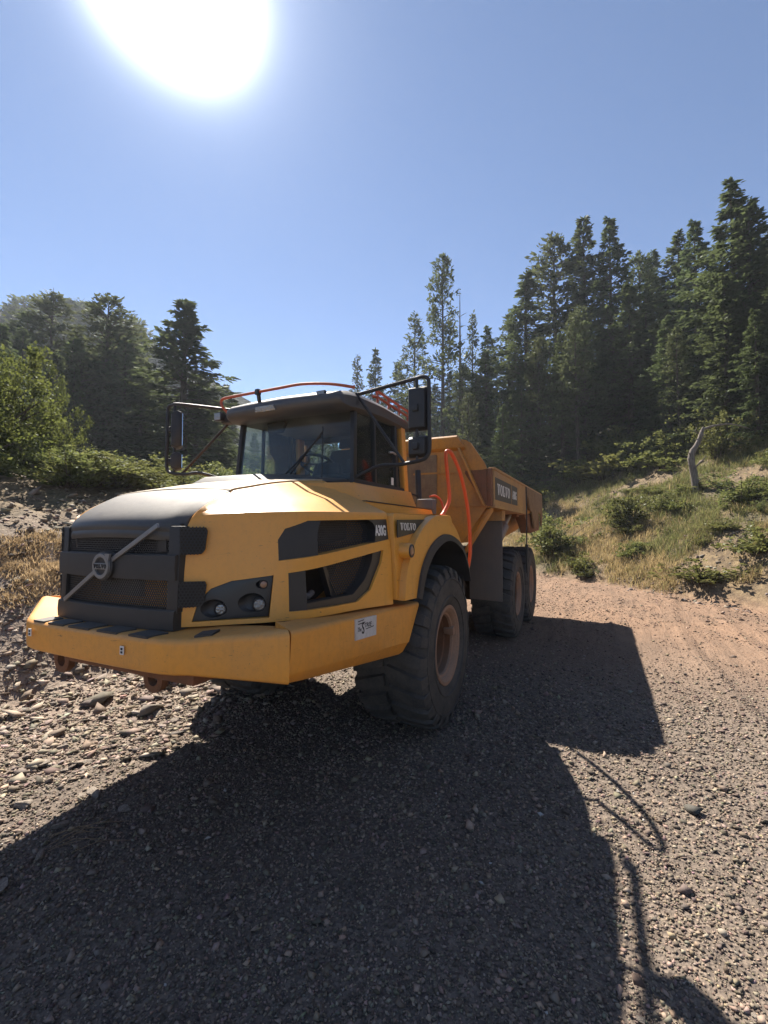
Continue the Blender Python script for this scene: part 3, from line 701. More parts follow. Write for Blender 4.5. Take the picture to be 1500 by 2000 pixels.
for sgn in (1, -1):
    f1 = strip(OUT, LIPO, 1.375, 1.405, .72); f1.v = [(x, sgn*y, z) for x, y, z in f1.v]
    arch = f1.build('fender_arch', 'yellow', TR, sharp=40, bevel=.006)
    f2 = strip(LIPO, LIPI, 1.425, 1.440, .70); f2.v = [(x, sgn*y, z) for x, y, z in f2.v]
    f2.build('fender_lip', 'dark_plastic', arch, sharp=40)
    plate = [(1.118, 1.385), (1.118, 2.060), (1.10, 2.085), (-.42, 2.110), (-.46, 2.08), (-.50, 1.86)]+[tuple(q) for q in OUT[::-1] if q[0] > -.45 and q[0] < 1.05]+[(1.07, 1.385)]
    secs = []
    MBp = MB()
    A = [(x, sgn*(1.315 if z < 2.06 else 1.285), z) for x, z in plate]; B = [(x, sgn*.62, z) for x, z in plate]
    MBp.hull(A, B).build('fender_panel', 'yellow', TR, bevel=.008)
    # black band with lettering
    pl = [(1.105, 1.885), (1.105, 2.030), (.46, 2.046), (.70, 1.925)]
    bd = MB().prism(pl, 'y', sgn*1.312, sgn*1.319).build('name_band', 'decal_black', TR, sharp=None)
    if sgn > 0:
        lt, w_ = slab_text('VOLVO', .062, .34)
        put_polys('lettering', lt, (1.055, 1.3195, 1.945), (-1, 0, 0), (0, 0, 1), 'white_paint', bd, .0015)
        font_text('model_number', 'A30G', (1.315, hy(1.315, 1.93)-.0045, 1.900), (-.166, hy(1.149, 1.93)-hy(1.315, 1.93), 0), (0, -.085, 1), .150, .088, 'white_paint', TR, 0, .035, .0025)
    # round side lamp
    lm = MB().lathe([(-.12, .066), (-.01, .064), (.0, .058), (0, .001)] if sgn > 0 else [(.12, .066), (.01, .064), (.0, .058), (0, .001)], (1.00, sgn*1.395, 1.775), 24).build('side_lamp', 'yellow', TR)
    MB().lathe([(0, .056), (sgn*.008, .054), (sgn*.010, .046), (sgn*.006, .044), (sgn*.004, .001)], (1.00, sgn*1.395, 1.775), 24).build('lamp_ring', 'black_metal', lm)
    MB().lathe([(sgn*.004, .043), (sgn*.011, .036), (sgn*.015, .020), (sgn*.016, .001)], (1.00, sgn*1.395, 1.775), 20).build('lens', 'amber_lens', lm)
    MB().box((-.72, sgn*.60, .95), (-.66, sgn*1.36, 1.50)).build('mud_flap', 'chassis', TR)
    lin = MB(); Lq = LIPO
    lin.loft([[(q[0]*.97, sgn*.55, q[1]-.01), (q[0]*.97, sgn*1.30, q[1]-.01), (q[0]*.99, sgn*1.30, q[1]+.01), (q[0]*.99, sgn*.55, q[1]+.01)] for q in Lq]); lin.build('wheel_arch_liner', 'chassis', TR)
    # ledge along the cab
    MB().prism([(1.128, 2.10), (1.128, 2.188), (-.50, 2.182), (-.58, 2.10)], 'y', sgn*.70, sgn*1.035).build('cab_ledge', 'yellow', TR, bevel=.008)
    MB().prism([(1.12, 2.189), (1.12, 2.196), (-.55, 2.190), (-.55, 2.183)], 'y', sgn*.80, sgn*1.045).build('ledge_trim', 'dark_plastic', TR, sharp=None)
MB().box((-1.05, -.75, 1.3), (1.14, .75, 2.15)).build('engine_deck', 'chassis', TR)
# sticker on the side panel
sk = MB().prism([(1.835, 1.215), (1.835, 1.352), (1.525, 1.332), (1.530, 1.193)], 'y', 1.320, 1.3375).build('side_sticker', 'sticker', TR, sharp=None)
u_ = (-1, 0, -.062)
font_text('sticker_print', 'The', (1.803, 1.3376, 1.265), u_, (0.1, 0, 1), .05, .030, 'ink', sk, .3, .01, .001)
font_text('sticker_print', 'S', (1.745, 1.3376, 1.240), u_, (0.25, 0, 1), .05, .085, 'ink', sk, .3, .02, .001)
font_text('sticker_print', 'TREE', (1.700, 1.3376, 1.278), u_, (0.1, 0, 1), .10, .030, 'ink', sk, .3, .015, .001)
lines = MB()
for x0, x1, z in ((1.80, 1.72, 1.330), (1.80, 1.70, 1.312), (1.69, 1.57, 1.262)): lines.box((x1, 1.3376, z), (x0, 1.3383, z+.006))
lines.build('sticker_print', 'ink', sk, sharp=None)

# cab -----------------------------------------------------------------------
CB, CT = 2.40, 3.13
def post(a, b, w, d, name, mat, par): # tapered pillar, w across (y), d along (x)
    (x0, y0, z0), (x1, y1, z1) = a, b
    return MB().hull([(x0-d, y0-w, z0), (x0+d, y0-w, z0), (x0+d, y0+w, z0), (x0-d, y0+w, z0)], [(x1-d, y1-w, z1), (x1+d, y1-w, z1), (x1+d, y1+w, z1), (x1-d, y1+w, z1)]).build(name, mat, par, bevel=.008)
cabroot = MB().hull([(.90, -.76, 2.18), (.90, .76, 2.18), (-.50, .78, 2.18), (-.50, -.78, 2.18)], [(.80, -.745, 2.40), (.80, .745, 2.40), (-.50, .765, 2.385), (-.50, -.765, 2.385)]).build('cab_base', 'yellow', TR, bevel=.01)
for sgn in (1, -1):
    # flared band under the door windows
    MB().hull([(1.42, sgn*.72, 2.19), (1.26, sgn*.865, 2.195), (-.47, sgn*.865, 2.195), (-.47, sgn*.70, 2.19)], [(1.46, sgn*.66, 2.330), (1.0, sgn*.79, 2.375), (-.47, sgn*.79, 2.395), (-.47, sgn*.68, 2.395)]).build('cab_skirt', 'yellow', TR, bevel=.008)
    post((.775, sgn*.715, CB-.03), (.715, sgn*.685, CT), .022, .03, 'front_pillar', 'black_metal', TR)
    post((.36, sgn*.735, CB-.03), (.36, sgn*.715, CT), .016, .018, 'door_frame', 'black_metal', TR)
    post((-.17, sgn*.74, CB-.03), (-.15, sgn*.72, CT), .016, .03, 'door_frame', 'black_metal', TR)
    post((-.40, sgn*.735, CB-.03), (-.33, sgn*.715, CT+.02), .035, .055, 'rear_pillar', 'yellow', TR)
    MB().hull([(.80, sgn*.70, 2.39), (.80, sgn*.748, 2.39), (-.46, sgn*.765, 2.385), (-.46, sgn*.70, 2.385)], [(.80, sgn*.70, 2.43), (.80, sgn*.742, 2.43), (-.46, sgn*.758, 2.425), (-.46, sgn*.70, 2.425)]).build('window_sill', 'black_metal', TR)
    dg_ = MB().hull([(.755, sgn*.728, 2.43), (-.40, sgn*.742, 2.43), (-.36, sgn*.715, 3.14), (.70, sgn*.698, 3.14)], [(.755, sgn*.722, 2.43), (-.40, sgn*.736, 2.43), (-.36, sgn*.709, 3.14), (.70, sgn*.692, 3.14)]).build('door_glass', 'glass', TR, sharp=None)
    if sgn > 0:
        hd = MB().tube([(.10, .775, 2.78), (.04, .79, 2.785), (-.06, .775, 2.78)], .011, 8).build('door_handle', 'bright_metal', TR)
        MB().box((.0, .748, 2.44), (-.06, .752, 2.52)).build('window_sticker', 'white_paint', TR, sharp=None)
MB().hull([(.792, -.70, 2.40), (.792, .70, 2.40), (.725, .67, 3.10), (.725, -.67, 3.10)], [(.786, -.70, 2.40), (.786, .70, 2.40), (.719, .67, 3.10), (.719, -.67, 3.10)]).build('windshield', 'glass', TR, sharp=None)
MB().hull([(.79, -.745, 2.36), (.79, .745, 2.36), (.74, .745, 2.36), (.74, -.745, 2.36)], [(.80, -.74, 2.425), (.80, .74, 2.425), (.74, .74, 2.425), (.74, -.74, 2.425)]).build('windshield_sill', 'black_metal', TR)
rw = MB()
for a, b in (((-.47, -.70, 2.40), (-.42, .70, 2.56)), ((-.47, -.70, 3.06), (-.40, .70, 3.15)), ((-.47, -.70, 2.55), (-.42, -.64, 3.07)), ((-.47, .02, 2.55), (-.42, .07, 3.07)), ((-.47, .62, 2.55), (-.42, .70, 3.07))): rw.box(a, b)
rw.build('cab_rear_wall', 'grey_plastic', TR)
MB().box((-.455, -.64, 2.56), (-.445, .62, 3.06)).build('rear_window', 'glass', TR, sharp=None)
MB().box((-.40, -.70, 2.20), (.72, .70, 2.385)).build('cab_floor', 'seat_cloth', TR)
dash = MB().prism([(.74, 2.38), (.74, 2.47), (.55, 2.52), (.42, 2.47), (.42, 2.38)], 'y', -.66, .66).build('dashboard', 'seat_cloth', TR, bevel=.015)
MB().hull([(.46, .14, 2.47), (.55, .14, 2.47), (.55, .42, 2.47), (.46, .42, 2.47)], [(.47, .16, 2.62), (.54, .16, 2.64), (.54, .40, 2.64), (.47, .40, 2.62)]).build('instrument_hood', 'seat_cloth', TR, bevel=.015)
sw = MB(); n = 28; cc = Vector((.33, .02, 2.66)); ax = Vector((.45, 0, -.9)).normalized(); e1 = Vector((0, 1, 0)); e2 = ax.cross(e1)
sw.tube([tuple(cc+(e1*math.cos(t)+e2*math.sin(t))*.20) for t in [2*math.pi*k/n for k in range(n+1)]], .016, 8)
for t in (0.3, 2.84, 4.71): sw.tube([tuple(cc), tuple(cc+(e1*math.cos(t)+e2*math.sin(t))*.20)], .013, 6)
sw.tube([tuple(cc), tuple(cc+ax*.25)], .03, 8); sw.build('steering_wheel', 'black_metal', TR)
se = MB(); se.box((-.32, -.24, 2.40), (.16, .24, 2.53)); se.hull([(-.22, -.23, 2.5), (-.08, -.23, 2.5), (-.08, .23, 2.5), (-.22, .23, 2.5)], [(-.36, -.19, 2.93), (-.27, -.19, 2.93), (-.27, .19, 2.93), (-.36, .19, 2.93)]); se.hull([(-.38, -.12, 2.95), (-.30, -.12, 2.95), (-.30, .12, 2.95), (-.38, .12, 2.95)], [(-.40, -.11, 3.08), (-.33, -.11, 3.08), (-.33, .11, 3.08), (-.40, .11, 3.08)])
se.build('driver_seat', 'seat_cloth', TR, bevel=.03)
MB().box((.50, .50, 2.52), (.54, .66, 2.66)).build('display_screen', 'black_metal', TR, bevel=.008)
MB().hull([(.62, -.40, 2.98), (.66, -.40, 2.98), (.66, -.22, 2.98), (.62, -.22, 2.98)], [(.56, -.44, 3.12), (.64, -.44, 3.12), (.64, -.20, 3.12), (.56, -.20, 3.12)]).build('sun_visor', 'seat_cloth', TR, bevel=.01)
# roof with deep front visor
rf = MB()
rsec = []
for x, zt, zb, w in ((.985, 3.190, 3.150, .66), (.97, 3.218, 3.115, .69), (.93, 3.245, 3.088, .712), (.86, 3.264, 3.072, .735), (.72, 3.280, 3.085, .755), (.2, 3.292, 3.115, .765), (-.35, 3.282, 3.115, .765), (-.53, 3.25, 3.13, .75), (-.56, 3.20, 3.16, .73)):
    hh = zt-zb; rsec.append([(x, -w, zb+.12*hh), (x, -w, zt-.35*hh), (x, -w+.05, zt-.08*hh), (x, -w*.5, zt+.004), (x, 0, zt+.012), (x, w*.5, zt+.004), (x, w-.05, zt-.08*hh), (x, w, zt-.35*hh), (x, w, zb+.12*hh), (x, w-.03, zb), (x, 0, zb+.01), (x, -w+.03, zb)])
rf.loft(rsec).build('cab_roof', 'cab_roof', TR, sharp=40)
rl = MB().tube(spline([(.90, -.735, 3.18), (.95, -.770, 3.25), (.96, -.775, 3.305), (.97, -.70, 3.325), (.985, -.35, 3.325), (.985, .0, 3.33), (.975, .27, 3.335), (.93, .55, 3.31), (.85, .77, 3.27)], 5), .0145, 10).build('roof_rail', 'orange_rail', TR)
MB().tube([(.985, -.26, 3.325), (.97, -.26, 3.27), (.95, -.27, 3.235)], .020, 8).build('rail_clamp', 'black_metal', rl)
MB().box((.965, -.285, 3.295), (1.01, -.235, 3.352)).build('rail_clamp', 'black_metal', rl, bevel=.008)
sr_ = MB()
for z_, y_ in ((3.345, .80), (3.275, .815)): sr_.tube([(.52, y_-.03, z_), (.46, y_, z_), (-.42, y_, z_-.02), (-.50, y_-.05, z_-.06)], .014, 8)
for x_ in (.46, .20, -.08, -.36): sr_.tube([(x_, .81, 3.22), (x_, .815, 3.275), (x_, .80, 3.345)], .013, 6)
sr_.box((-.42, .79, 3.215), (-.34, .83, 3.27)); sr_.build('side_rail', 'orange_rail', TR)
MB().hull([(.93, -.30, 3.125), (.93, -.04, 3.125), (.96, -.06, 3.185), (.96, -.28, 3.185)], [(.985, -.30, 3.118), (.985, -.04, 3.118), (1.0, -.06, 3.172), (1.0, -.28, 3.172)]).build('visor_lamp', 'lens', TR, bevel=.006)
for (x, y, z, s_) in ((.93, -.86, 3.155, 1), (.965, .47, 3.205, 1)):
    wl = MB().hull([(x-.09, y-.04, z-.035), (x-.09, y+.04, z-.035), (x-.09, y+.04, z+.035), (x-.09, y-.04, z+.035)], [(x, y-.05, z-.045), (x, y+.05, z-.045), (x, y+.05, z+.045), (x, y-.05, z+.045)]).build('work_lamp', 'black_metal', TR, bevel=.006)
    MB().box((x-.002, y-.042, z-.037), (x+.006, y+.042, z+.037)).build('lens', 'lens', wl, bevel=.003)
MB().box((.78, -.86, 3.09), (.88, -.70, 3.15)).build('lamp_bracket', 'black_metal', TR, bevel=.01)
MB().tube([(-.45, -.60, 3.25), (-.45, -.60, 3.72)], .006, 6).build('antenna', 'black_metal', TR)
# wipers and cowl
wp = MB(); wp.tube([(.83, -.15, 2.42), (.84, .10, 2.60), (.81, .37, 2.86)], .010, 6); wp.tube([(.83, -.05, 2.42), (.815, .40, 2.90)], .008, 6); wp.tube([(.80, .39, 2.95), (.83, .40, 2.45)], .006, 6); wp.build('wiper', 'black_metal', TR)
cw = MB()
cw.hull([(1.62, -.52, 2.33), (1.62, .30, 2.33), (.82, .42, 2.41), (.82, -.64, 2.41)], [(1.50, -.42, 2.425), (1.50, .14, 2.425), (.83, .26, 2.485), (.83, -.56, 2.485)])
cw.build('cowl', 'nose', TR, bevel=.012)
MB().hull([(1.12, .24, 2.40), (1.12, .60, 2.375), (.80, .70, 2.40), (.80, .24, 2.43)], [(1.10, .24, 2.440), (1.10, .55, 2.42), (.80, .65, 2.43), (.80, .24, 2.46)]).build('cowl', 'dark_plastic', TR, bevel=.008)

# mirrors
def mirror(x, sgn, yo, name, tilt):
    y1 = sgn*yo; mb = MB()
    mb.tube(spline([(.72, sgn*.67, 3.235), (x-.02, sgn*(yo-.22), 3.315), (x, sgn*(yo-.07), 3.325), (x, sgn*(yo-.01), 3.30), (x, y1, 3.22), (x, y1, 2.95), (x, y1+sgn*.005, 2.70), (x, sgn*(yo-.015), 2.61), (x, sgn*(yo-.08), 2.57), (x, sgn*(yo-.30), 2.545), (x+.02, sgn*.95, 2.54), (.76, sgn*.70, 2.43)], 5), .0175, 10)
    br = mb.build('mirror_bracket', 'black_metal', TR)
    MB().tube([(.735, sgn*.72, 3.25), (x, sgn*(yo-.24), 2.555)], .014, 8).build('mirror_brace', 'chassis' if sgn < 0 else 'black_metal', br)
    MB().tube([(x, sgn*(yo-.115), 3.32), (x, sgn*(yo-.115), 2.56)], .014, 8).build('mirror_post', 'black_metal', br)
    ct, sn = math.cos(tilt), math.sin(tilt); pc = (x, sgn*(yo-.115))
    def rt(q): dx_, dy_ = q[0]-pc[0], q[1]-pc[1]; return (pc[0]+dx_*ct-dy_*sn, pc[1]+dx_*sn+dy_*ct, q[2])
    for z0, z1 in ((2.835, 3.245), (2.595, 2.795)):
        ya, yb = sgn*(yo-.205), sgn*(yo-.015); zm = (z0+z1)/2
        A = [(x-.075, ya, z0+.02), (x-.075, yb, z0+.02), (x-.075, yb, z1-.02), (x-.075, ya, z1-.02)]; B = [(x-.02, ya, z0), (x-.02, yb, z0), (x-.02, yb, z1), (x-.02, ya, z1)]
        Cc = [(x+.035, ya+(yb-ya)*.1, z0+.03), (x+.035, yb-(yb-ya)*.1, z0+.03), (x+.035, yb-(yb-ya)*.1, z1-.03), (x+.035, ya+(yb-ya)*.1, z1-.03)]
        mm = MB().loft([[rt(q) for q in k] for k in (A, B, Cc)]).build('mirror_head', 'black_metal', br, bevel=.016)
        mg = MB().box((x-.080, min(ya, yb)+.012, z0+.03), (x-.0755, max(ya, yb)-.012, z1-.03)); mg.v = [rt(q) for q in mg.v]; mg.build('mirror_glass', 'mirror_glass', br, sharp=None)
        mc = MB().box((x+.03, sgn*(yo-.115)-.028, zm-.03), (x+.062, sgn*(yo-.115)+.028, zm+.03)); mc.v = [rt(q) for q in mc.v]; mc.build('mirror_clamp', 'black_metal', br, bevel=.006)
mirror(.70, 1, 1.445, 'l', 0)
mirror(1.03, -1, 1.50, 'r', -rad(40))

# behind the cab
MB().tube([(-.92, .72, 2.15), (-1.02, .66, 2.72)], .038, 10).build('exhaust_post', 'black_metal', TR)
MB().box((-.78, .80, 2.14), (-.62, 1.00, 2.32)).build('filter_box', 'grey_plastic', TR, bevel=.02)
MB().tube(spline([(-.46, .72, 2.42), (-.6, .72, 2.39), (-.95, .70, 2.38)], 4), .012, 6).build('hose', 'black_metal', TR)
MB().tube(spline([(-.80, .90, 2.36), (-.86, .96, 2.37), (-.90, 1.02, 2.30), (-.84, 1.08, 2.12)], 5), .014, 8).build('hose', 'orange_hose', TR)
MB().tube(spline([(-.32, 1.215, 2.105), (-.40, 1.225, 2.16), (-.47, 1.26, 2.30), (-.44, 1.25, 2.55), (-.38, 1.25, 2.78), (-.40, 1.265, 2.835), (-.50, 1.29, 2.80), (-.68, 1.33, 2.60), (-.85, 1.36, 2.25), (-.93, 1.37, 1.9), (-.95, 1.36, 1.62), (-.95, 1.30, 1.35)], 6), .0215, 12).build('hydraulic_hose', 'orange_hose', TR)
MB().box((-1.02, .95, 1.98), (-.80, 1.12, 2.07)).build('tail_lamp_box', 'black_metal', TR, bevel=.01)

# rear unit: frame, body, hoists -------------------------------------------
MB().box((-7.0, -.42, .95), (-1.0, .42, 1.55)).build('rear_frame', 'chassis', TR)
for sgn in (1, -1):
    MB().box((-6.3, sgn*.45, .70), (-3.7, sgn*.66, 1.0)).build('bogie_beam', 'chassis', TR)
XF = -1.90
front = [(0, 3.315), (.90, 3.285), (1.06, 3.245), (1.13, 3.20), (1.325, 2.90), (1.365, 2.80), (1.365, 2.295), (1.00, 1.77), (0, 1.77)]
full = front+[(-y, z) for y, z in front[::-1] if y > 0]
body = MB()
body.prism(full, 'x', XF-.03, XF)
HL = [(1.365, 2.80), (1.365, 2.295), (1.00, 1.77), (.0, 1.72)]
for sgn in (1, -1):
    prof = [(sgn*1.34, 2.80), (sgn*1.34, 2.31), (sgn*1.03, 2.275), (sgn*.82, 1.82), (0, 1.77), (0, 1.70), (sgn*.86, 1.75), (sgn*1.06, 2.235), (sgn*1.40, 2.265), (sgn*1.40, 2.80)]
    body.loft([[(XF-.031, y, z) for y, z in prof], [(-5.2, y, z) for y, z in prof], [(-7.45, y, z+.22 if z < 2.4 else z) for y, z in prof]])
    # layered lower edges of the hull
    for k, (dy, dz) in enumerate(((.03, -.03), (.0, -.075), (-.03, -.12))):
        body.loft([[(x, sgn*(1.395+dy*.5), 2.27+dz*.4), (x, sgn*(1.04+dy), 1.755+dz), (x, sgn*(1.0+dy), 1.72+dz), (x, sgn*(1.34+dy*.5), 2.25+dz*.4)] for x in (XF-.032-.03*k, XF-.20-.05*k)])
bodyo = body.build('dump_body', 'yellow_body', TR, sharp=30)
MB().loft([[(XF+.002, -1.06, 3.10), (XF+.05, -1.06, 3.14), (XF+.10, -.95, 3.285), (XF+.06, -.95, 3.315), (XF-.02, -.95, 3.31)], [(XF+.002, 1.06, 3.10), (XF+.05, 1.06, 3.14), (XF+.10, .95, 3.285), (XF+.06, .95, 3.315), (XF-.02, .95, 3.31)]]).build('spill_guard', 'yellow_body', TR, bevel=.006)
for sgn in (1, -1):
    MB().hull([(XF, sgn*.955, 3.13), (XF, sgn*.985, 3.13), (XF, sgn*1.345, 2.285), (XF, sgn*1.31, 2.285)], [(XF+.09, sgn*.955, 3.13), (XF+.09, sgn*.985, 3.13), (XF+.10, sgn*1.345, 2.285), (XF+.10, sgn*1.31, 2.285)]).build('body_rib', 'yellow_body', TR, bevel=.006)
    MB().hull([(XF+.003, sgn*1.02, 2.80), (XF+.003, sgn*1.36, 2.80), (XF+.003, sgn*1.36, 2.30), (XF+.003, sgn*1.325, 2.295)], [(XF+.012, sgn*1.10, 2.80), (XF+.012, sgn*1.355, 2.80), (XF+.012, sgn*1.355, 2.30), (XF+.012, sgn*1.33, 2.295)]).build('corner_plate', 'rust_and_rim_shade', TR, sharp=None)
    MB().box((XF+.002, sgn*.25, 2.775), (XF+.022, sgn*1.05, 2.800)).build('body_seam', 'yellow_body', TR)
    MB().box((XF+.002, sgn*.20, 2.285), (XF+.030, sgn*1.34, 2.310)).build('body_seam', 'yellow_body', TR)
    MB().prism([(sgn*.50, 1.95), (sgn*.53, 2.05), (sgn*.53, 2.30), (sgn*.47, 2.32), (sgn*.46, 2.0)], 'x', XF+.03, XF+.13).build('lifting_lug', 'yellow_body', TR, bevel=.006)
    # side board
    sb = MB().prism([(-2.02, 2.30), (-2.02, 2.815), (-4.95, 2.815), (-5.0, 2.285)], 'y', sgn*1.402, sgn*1.432).build('side_board', 'body_side', TR, bevel=.006)
    MB().box((-2.0, sgn*1.36, 2.812), (-7.45, sgn*1.45, 2.845)).build('top_rail', 'body_side', TR, bevel=.006)
    MB().box((-2.0, sgn*1.40, 2.262), (-5.0, sgn*1.455, 2.305)).build('side_sill', 'body_side', TR, bevel=.006)
    MB().box((-2.005, sgn*1.30, 2.285), (-1.90, sgn*1.42, 2.82)).build('corner_post', 'rust_and_rim_shade', TR, bevel=.01)
    MB().prism([(-4.96, 2.815), (-7.52, 2.82), (-7.55, 2.30), (-7.35, 2.05), (-7.22, 2.33), (-6.75, 2.36), (-6.4, 2.02), (-6.05, 1.98), (-5.7, 2.34), (-5.4, 2.36), (-5.2, 2.60), (-5.02, 2.66)], 'y', sgn*1.412, sgn*1.452).build('rubber_skirt', 'dirty_tan', TR, bevel=.006)
    MB().prism([(-5.0, 2.29), (-7.4, 2.32), (-7.4, 1.95), (-5.9, 1.88)], 'y', sgn*1.18, sgn*1.38).build('rear_hull', 'rust_and_rim_shade', TR, bevel=.01)
    # hoist cylinder
    hc = MB(); hc.tube([(-3.25, sgn*.98, 1.35), (-4.15, sgn*1.14, 2.02)], .105, 16); ho = hc.build('hoist_cylinder', 'steel', TR)
    MB().tube([(-4.15, sgn*1.14, 2.02), (-4.55, sgn*1.20, 2.30)], .055, 12).build('piston_rod', 'bright_metal', ho)
    MB().box((-4.68, sgn*1.08, 2.2), (-4.45, sgn*1.34, 2.38)).build('hoist_mount', 'rust_and_rim_shade', TR, bevel=.02)
    # mud guard plate ahead of the rear wheels
    MB().prism([(sgn*.80, .81), (sgn*1.335, .79), (sgn*1.345, 2.17), (sgn*1.10, 2.17), (sgn*.90, 1.86), (sgn*.80, 1.72)], 'x', -3.04, -3.0).build('rear_mud_guard', 'flap', TR, bevel=.006)
    MB().box((-3.2, sgn*.95, 2.10), (-2.95, sgn*1.36, 2.28)).build('guard_bracket', 'body_side', TR, bevel=.01)
bd = MB().prism([(-2.09, 2.385), (-2.09, 2.71), (-3.95, 2.71), (-3.95, 2.385)], 'y', 1.431, 1.4365).build('side_decal', 'decal_side', TR, sharp=None)
lt, w_ = slab_text('VOLVO', .165, .98); put_polys('lettering', lt, (-2.22, 1.437, 2.465), (-1, 0, 0), (0, 0, 1), 'white_paint', bd, .0015)
font_text('model_number', 'A30G', (-3.44, 1.437, 2.475), (-1, 0, 0), (0, 0, 1), .40, .15, 'white_paint', bd, 0, .03, .0015)
MB().box((-3.37, 1.4368, 2.385), (-3.34, 1.4378, 2.71)).build('decal_line', 'body_side', bd, sharp=None)
MB().prism([(-.9, 2.34), (.62, 2.34), (.62, 3.06), (-.9, 3.06)], 'x', XF+.002, XF+.02).build('front_wall_panel', 'dirty_tan', TR, bevel=.004)
cb = MB(); cb.tube([(-4.75, 1.47, 2.80), (-4.76, 1.475, 2.2), (-4.74, 1.47, 1.66)], .012, 6); cb.tube([(-4.74, 1.47, 1.66), (-4.74, 1.47, 1.55), (-4.735, 1.47, 1.30), (-4.73, 1.47, 1.12)], [.03, .035, .02, .012], 8); cb.build('hanging_cable', 'black_metal', TR)

# wheels --------------------------------------------------------------------
R0 = .80; AZ = .785
def make_wheel():
    # tyre centred on the origin, outer side towards +y
    Wd = .36
    prof = [(.30, .37), (.325, .392), (.352, .45), (.366, .55), (.362, .64), (.345, .70), (.325, .735), (.29, .752), (.15, .762), (0, .764), (-.15, .762), (-.29, .752), (-.325, .735), (-.345, .70), (-.366, .55), (-.352, .45), (-.325, .392), (-.30, .37)]
    t = MB().lathe(prof, (0, 0, 0), 64)
    NL = 26
    for side in (1, -1):
        for k in range(NL):
            a0 = 2*math.pi*(k+(.5 if side < 0 else 0))/NL; w = 2*math.pi/NL*.33
            # chevron lug wrapping from the centre over the shoulder
            pts = [(.02, .800, .34), (.16, .803, .20), (.28, .798, .05), (.335, .776, 0), (.352, .735, 0), (.360, .690, 0)]
            secs_ = []
            for (yy, rr, lean) in pts:
                a = a0+lean*2*math.pi/NL*1.5; base = min(rr-.02, .75) if yy < .33 else rr-.03
                def P(an, r_): return (r_*math.cos(an), side*yy, r_*math.sin(an))
                ww = w*(1.0 if yy < .3 else .85)
                secs_.append([P(a-ww, base), P(a-ww*.86, rr), P(a+ww*.86, rr), P(a+ww, base)])
            t.loft(secs_)
    t.v = [(x, y, max(z, -AZ-.012+ .0*abs(y))) for x, y, z in t.v]
    tm = t.build('tyre', 'tyre', None, sharp=38)
    side_ring = MB().lathe([(.355, .475), (.3685, .482), (.3685, .496), (.360, .502)], (0, 0, 0), 64).lathe([(.360, .655), (.3665, .660), (.3655, .670), (.355, .674)], (0, 0, 0), 64)
    rg = side_ring.build('sidewall_rib', 'tyre', tm)
    rm = MB().lathe([(.300, .350), (.318, .390), (.334, .398), (.340, .390), (.338, .365), (.322, .345), (.318, .338), (.312, .334), (.300, .322), (.292, .318), (.285, .300), (.262, .292)], (0, 0, 0), 56).build('rim', 'rim', None, sharp=30)
    MB().lathe([(.264, .2935), (.20, .290), (.19, .282), (.05, .276), (-.06, .268), (-.10, .262)], (0, 0, 0), 56).build('rim_barrel', 'rust_and_rim_shade', rm)  # barrel coloured darker than the rim, painting in the shade of the well
    MB().lathe([(-.09, .268), (-.10, .25), (-.10, .001)], (0, 0, 0), 40).build('wheel_disc', 'rust_and_rim_shade', rm)  # dark disc colour stands in for shade at the back of the wheel
    hb = MB().lathe([(-.10, .185), (-.02, .18), (.03, .155), (.04, .12), (.07, .11), (.075, .001)], (0, 0, 0), 40).build('hub', 'rust_and_rim_shade', rm)
    bo = MB()
    for k in range(24):
        an = 2*math.pi*k/24; bo.lathe([(-.10, .013), (-.072, .013), (-.068, .010), (-.068, .001)], (.232*math.cos(an), 0, .232*math.sin(an)), 6)
    bo.build('wheel_bolts', 'rim', rm)
    vl = MB().hull([(-.31, .20, .06), (-.27, .20, .04), (-.25, .20, .10), (-.29, .20, .13)], [(-.325, .31, .05), (-.27, .31, .03), (-.25, .31, .11), (-.30, .31, .14)]).build('valve_guard', 'rim', rm, bevel=.008)
    return tm, rm
tyre0, rim0 = make_wheel()
def copy_tree(o, parent):
    c = o.copy(); COL.objects.link(c); c.parent = parent
    for ch in o.children:
        d = ch.copy(); COL.objects.link(d); d.parent = c
    return c
first = True
for i, x in enumerate((0, -4.175, -5.845)):
    for sgn in (1, -1):
        t_, r_ = (tyre0, rim0) if first else (copy_tree(tyre0, None), copy_tree(rim0, None))
        first = False
        for q in (t_, r_):
            q.parent = TR; q.location = (x, sgn*1.05, AZ)
            if sgn < 0: q.scale = (1, -1, 1)
        r_.rotation_euler = (0, rad(40*i+(0 if sgn > 0 else 70)), 0)
    MB().tube([(x, -.9, AZ), (x, .9, AZ)], .17, 14).build('axle', 'chassis', TR)

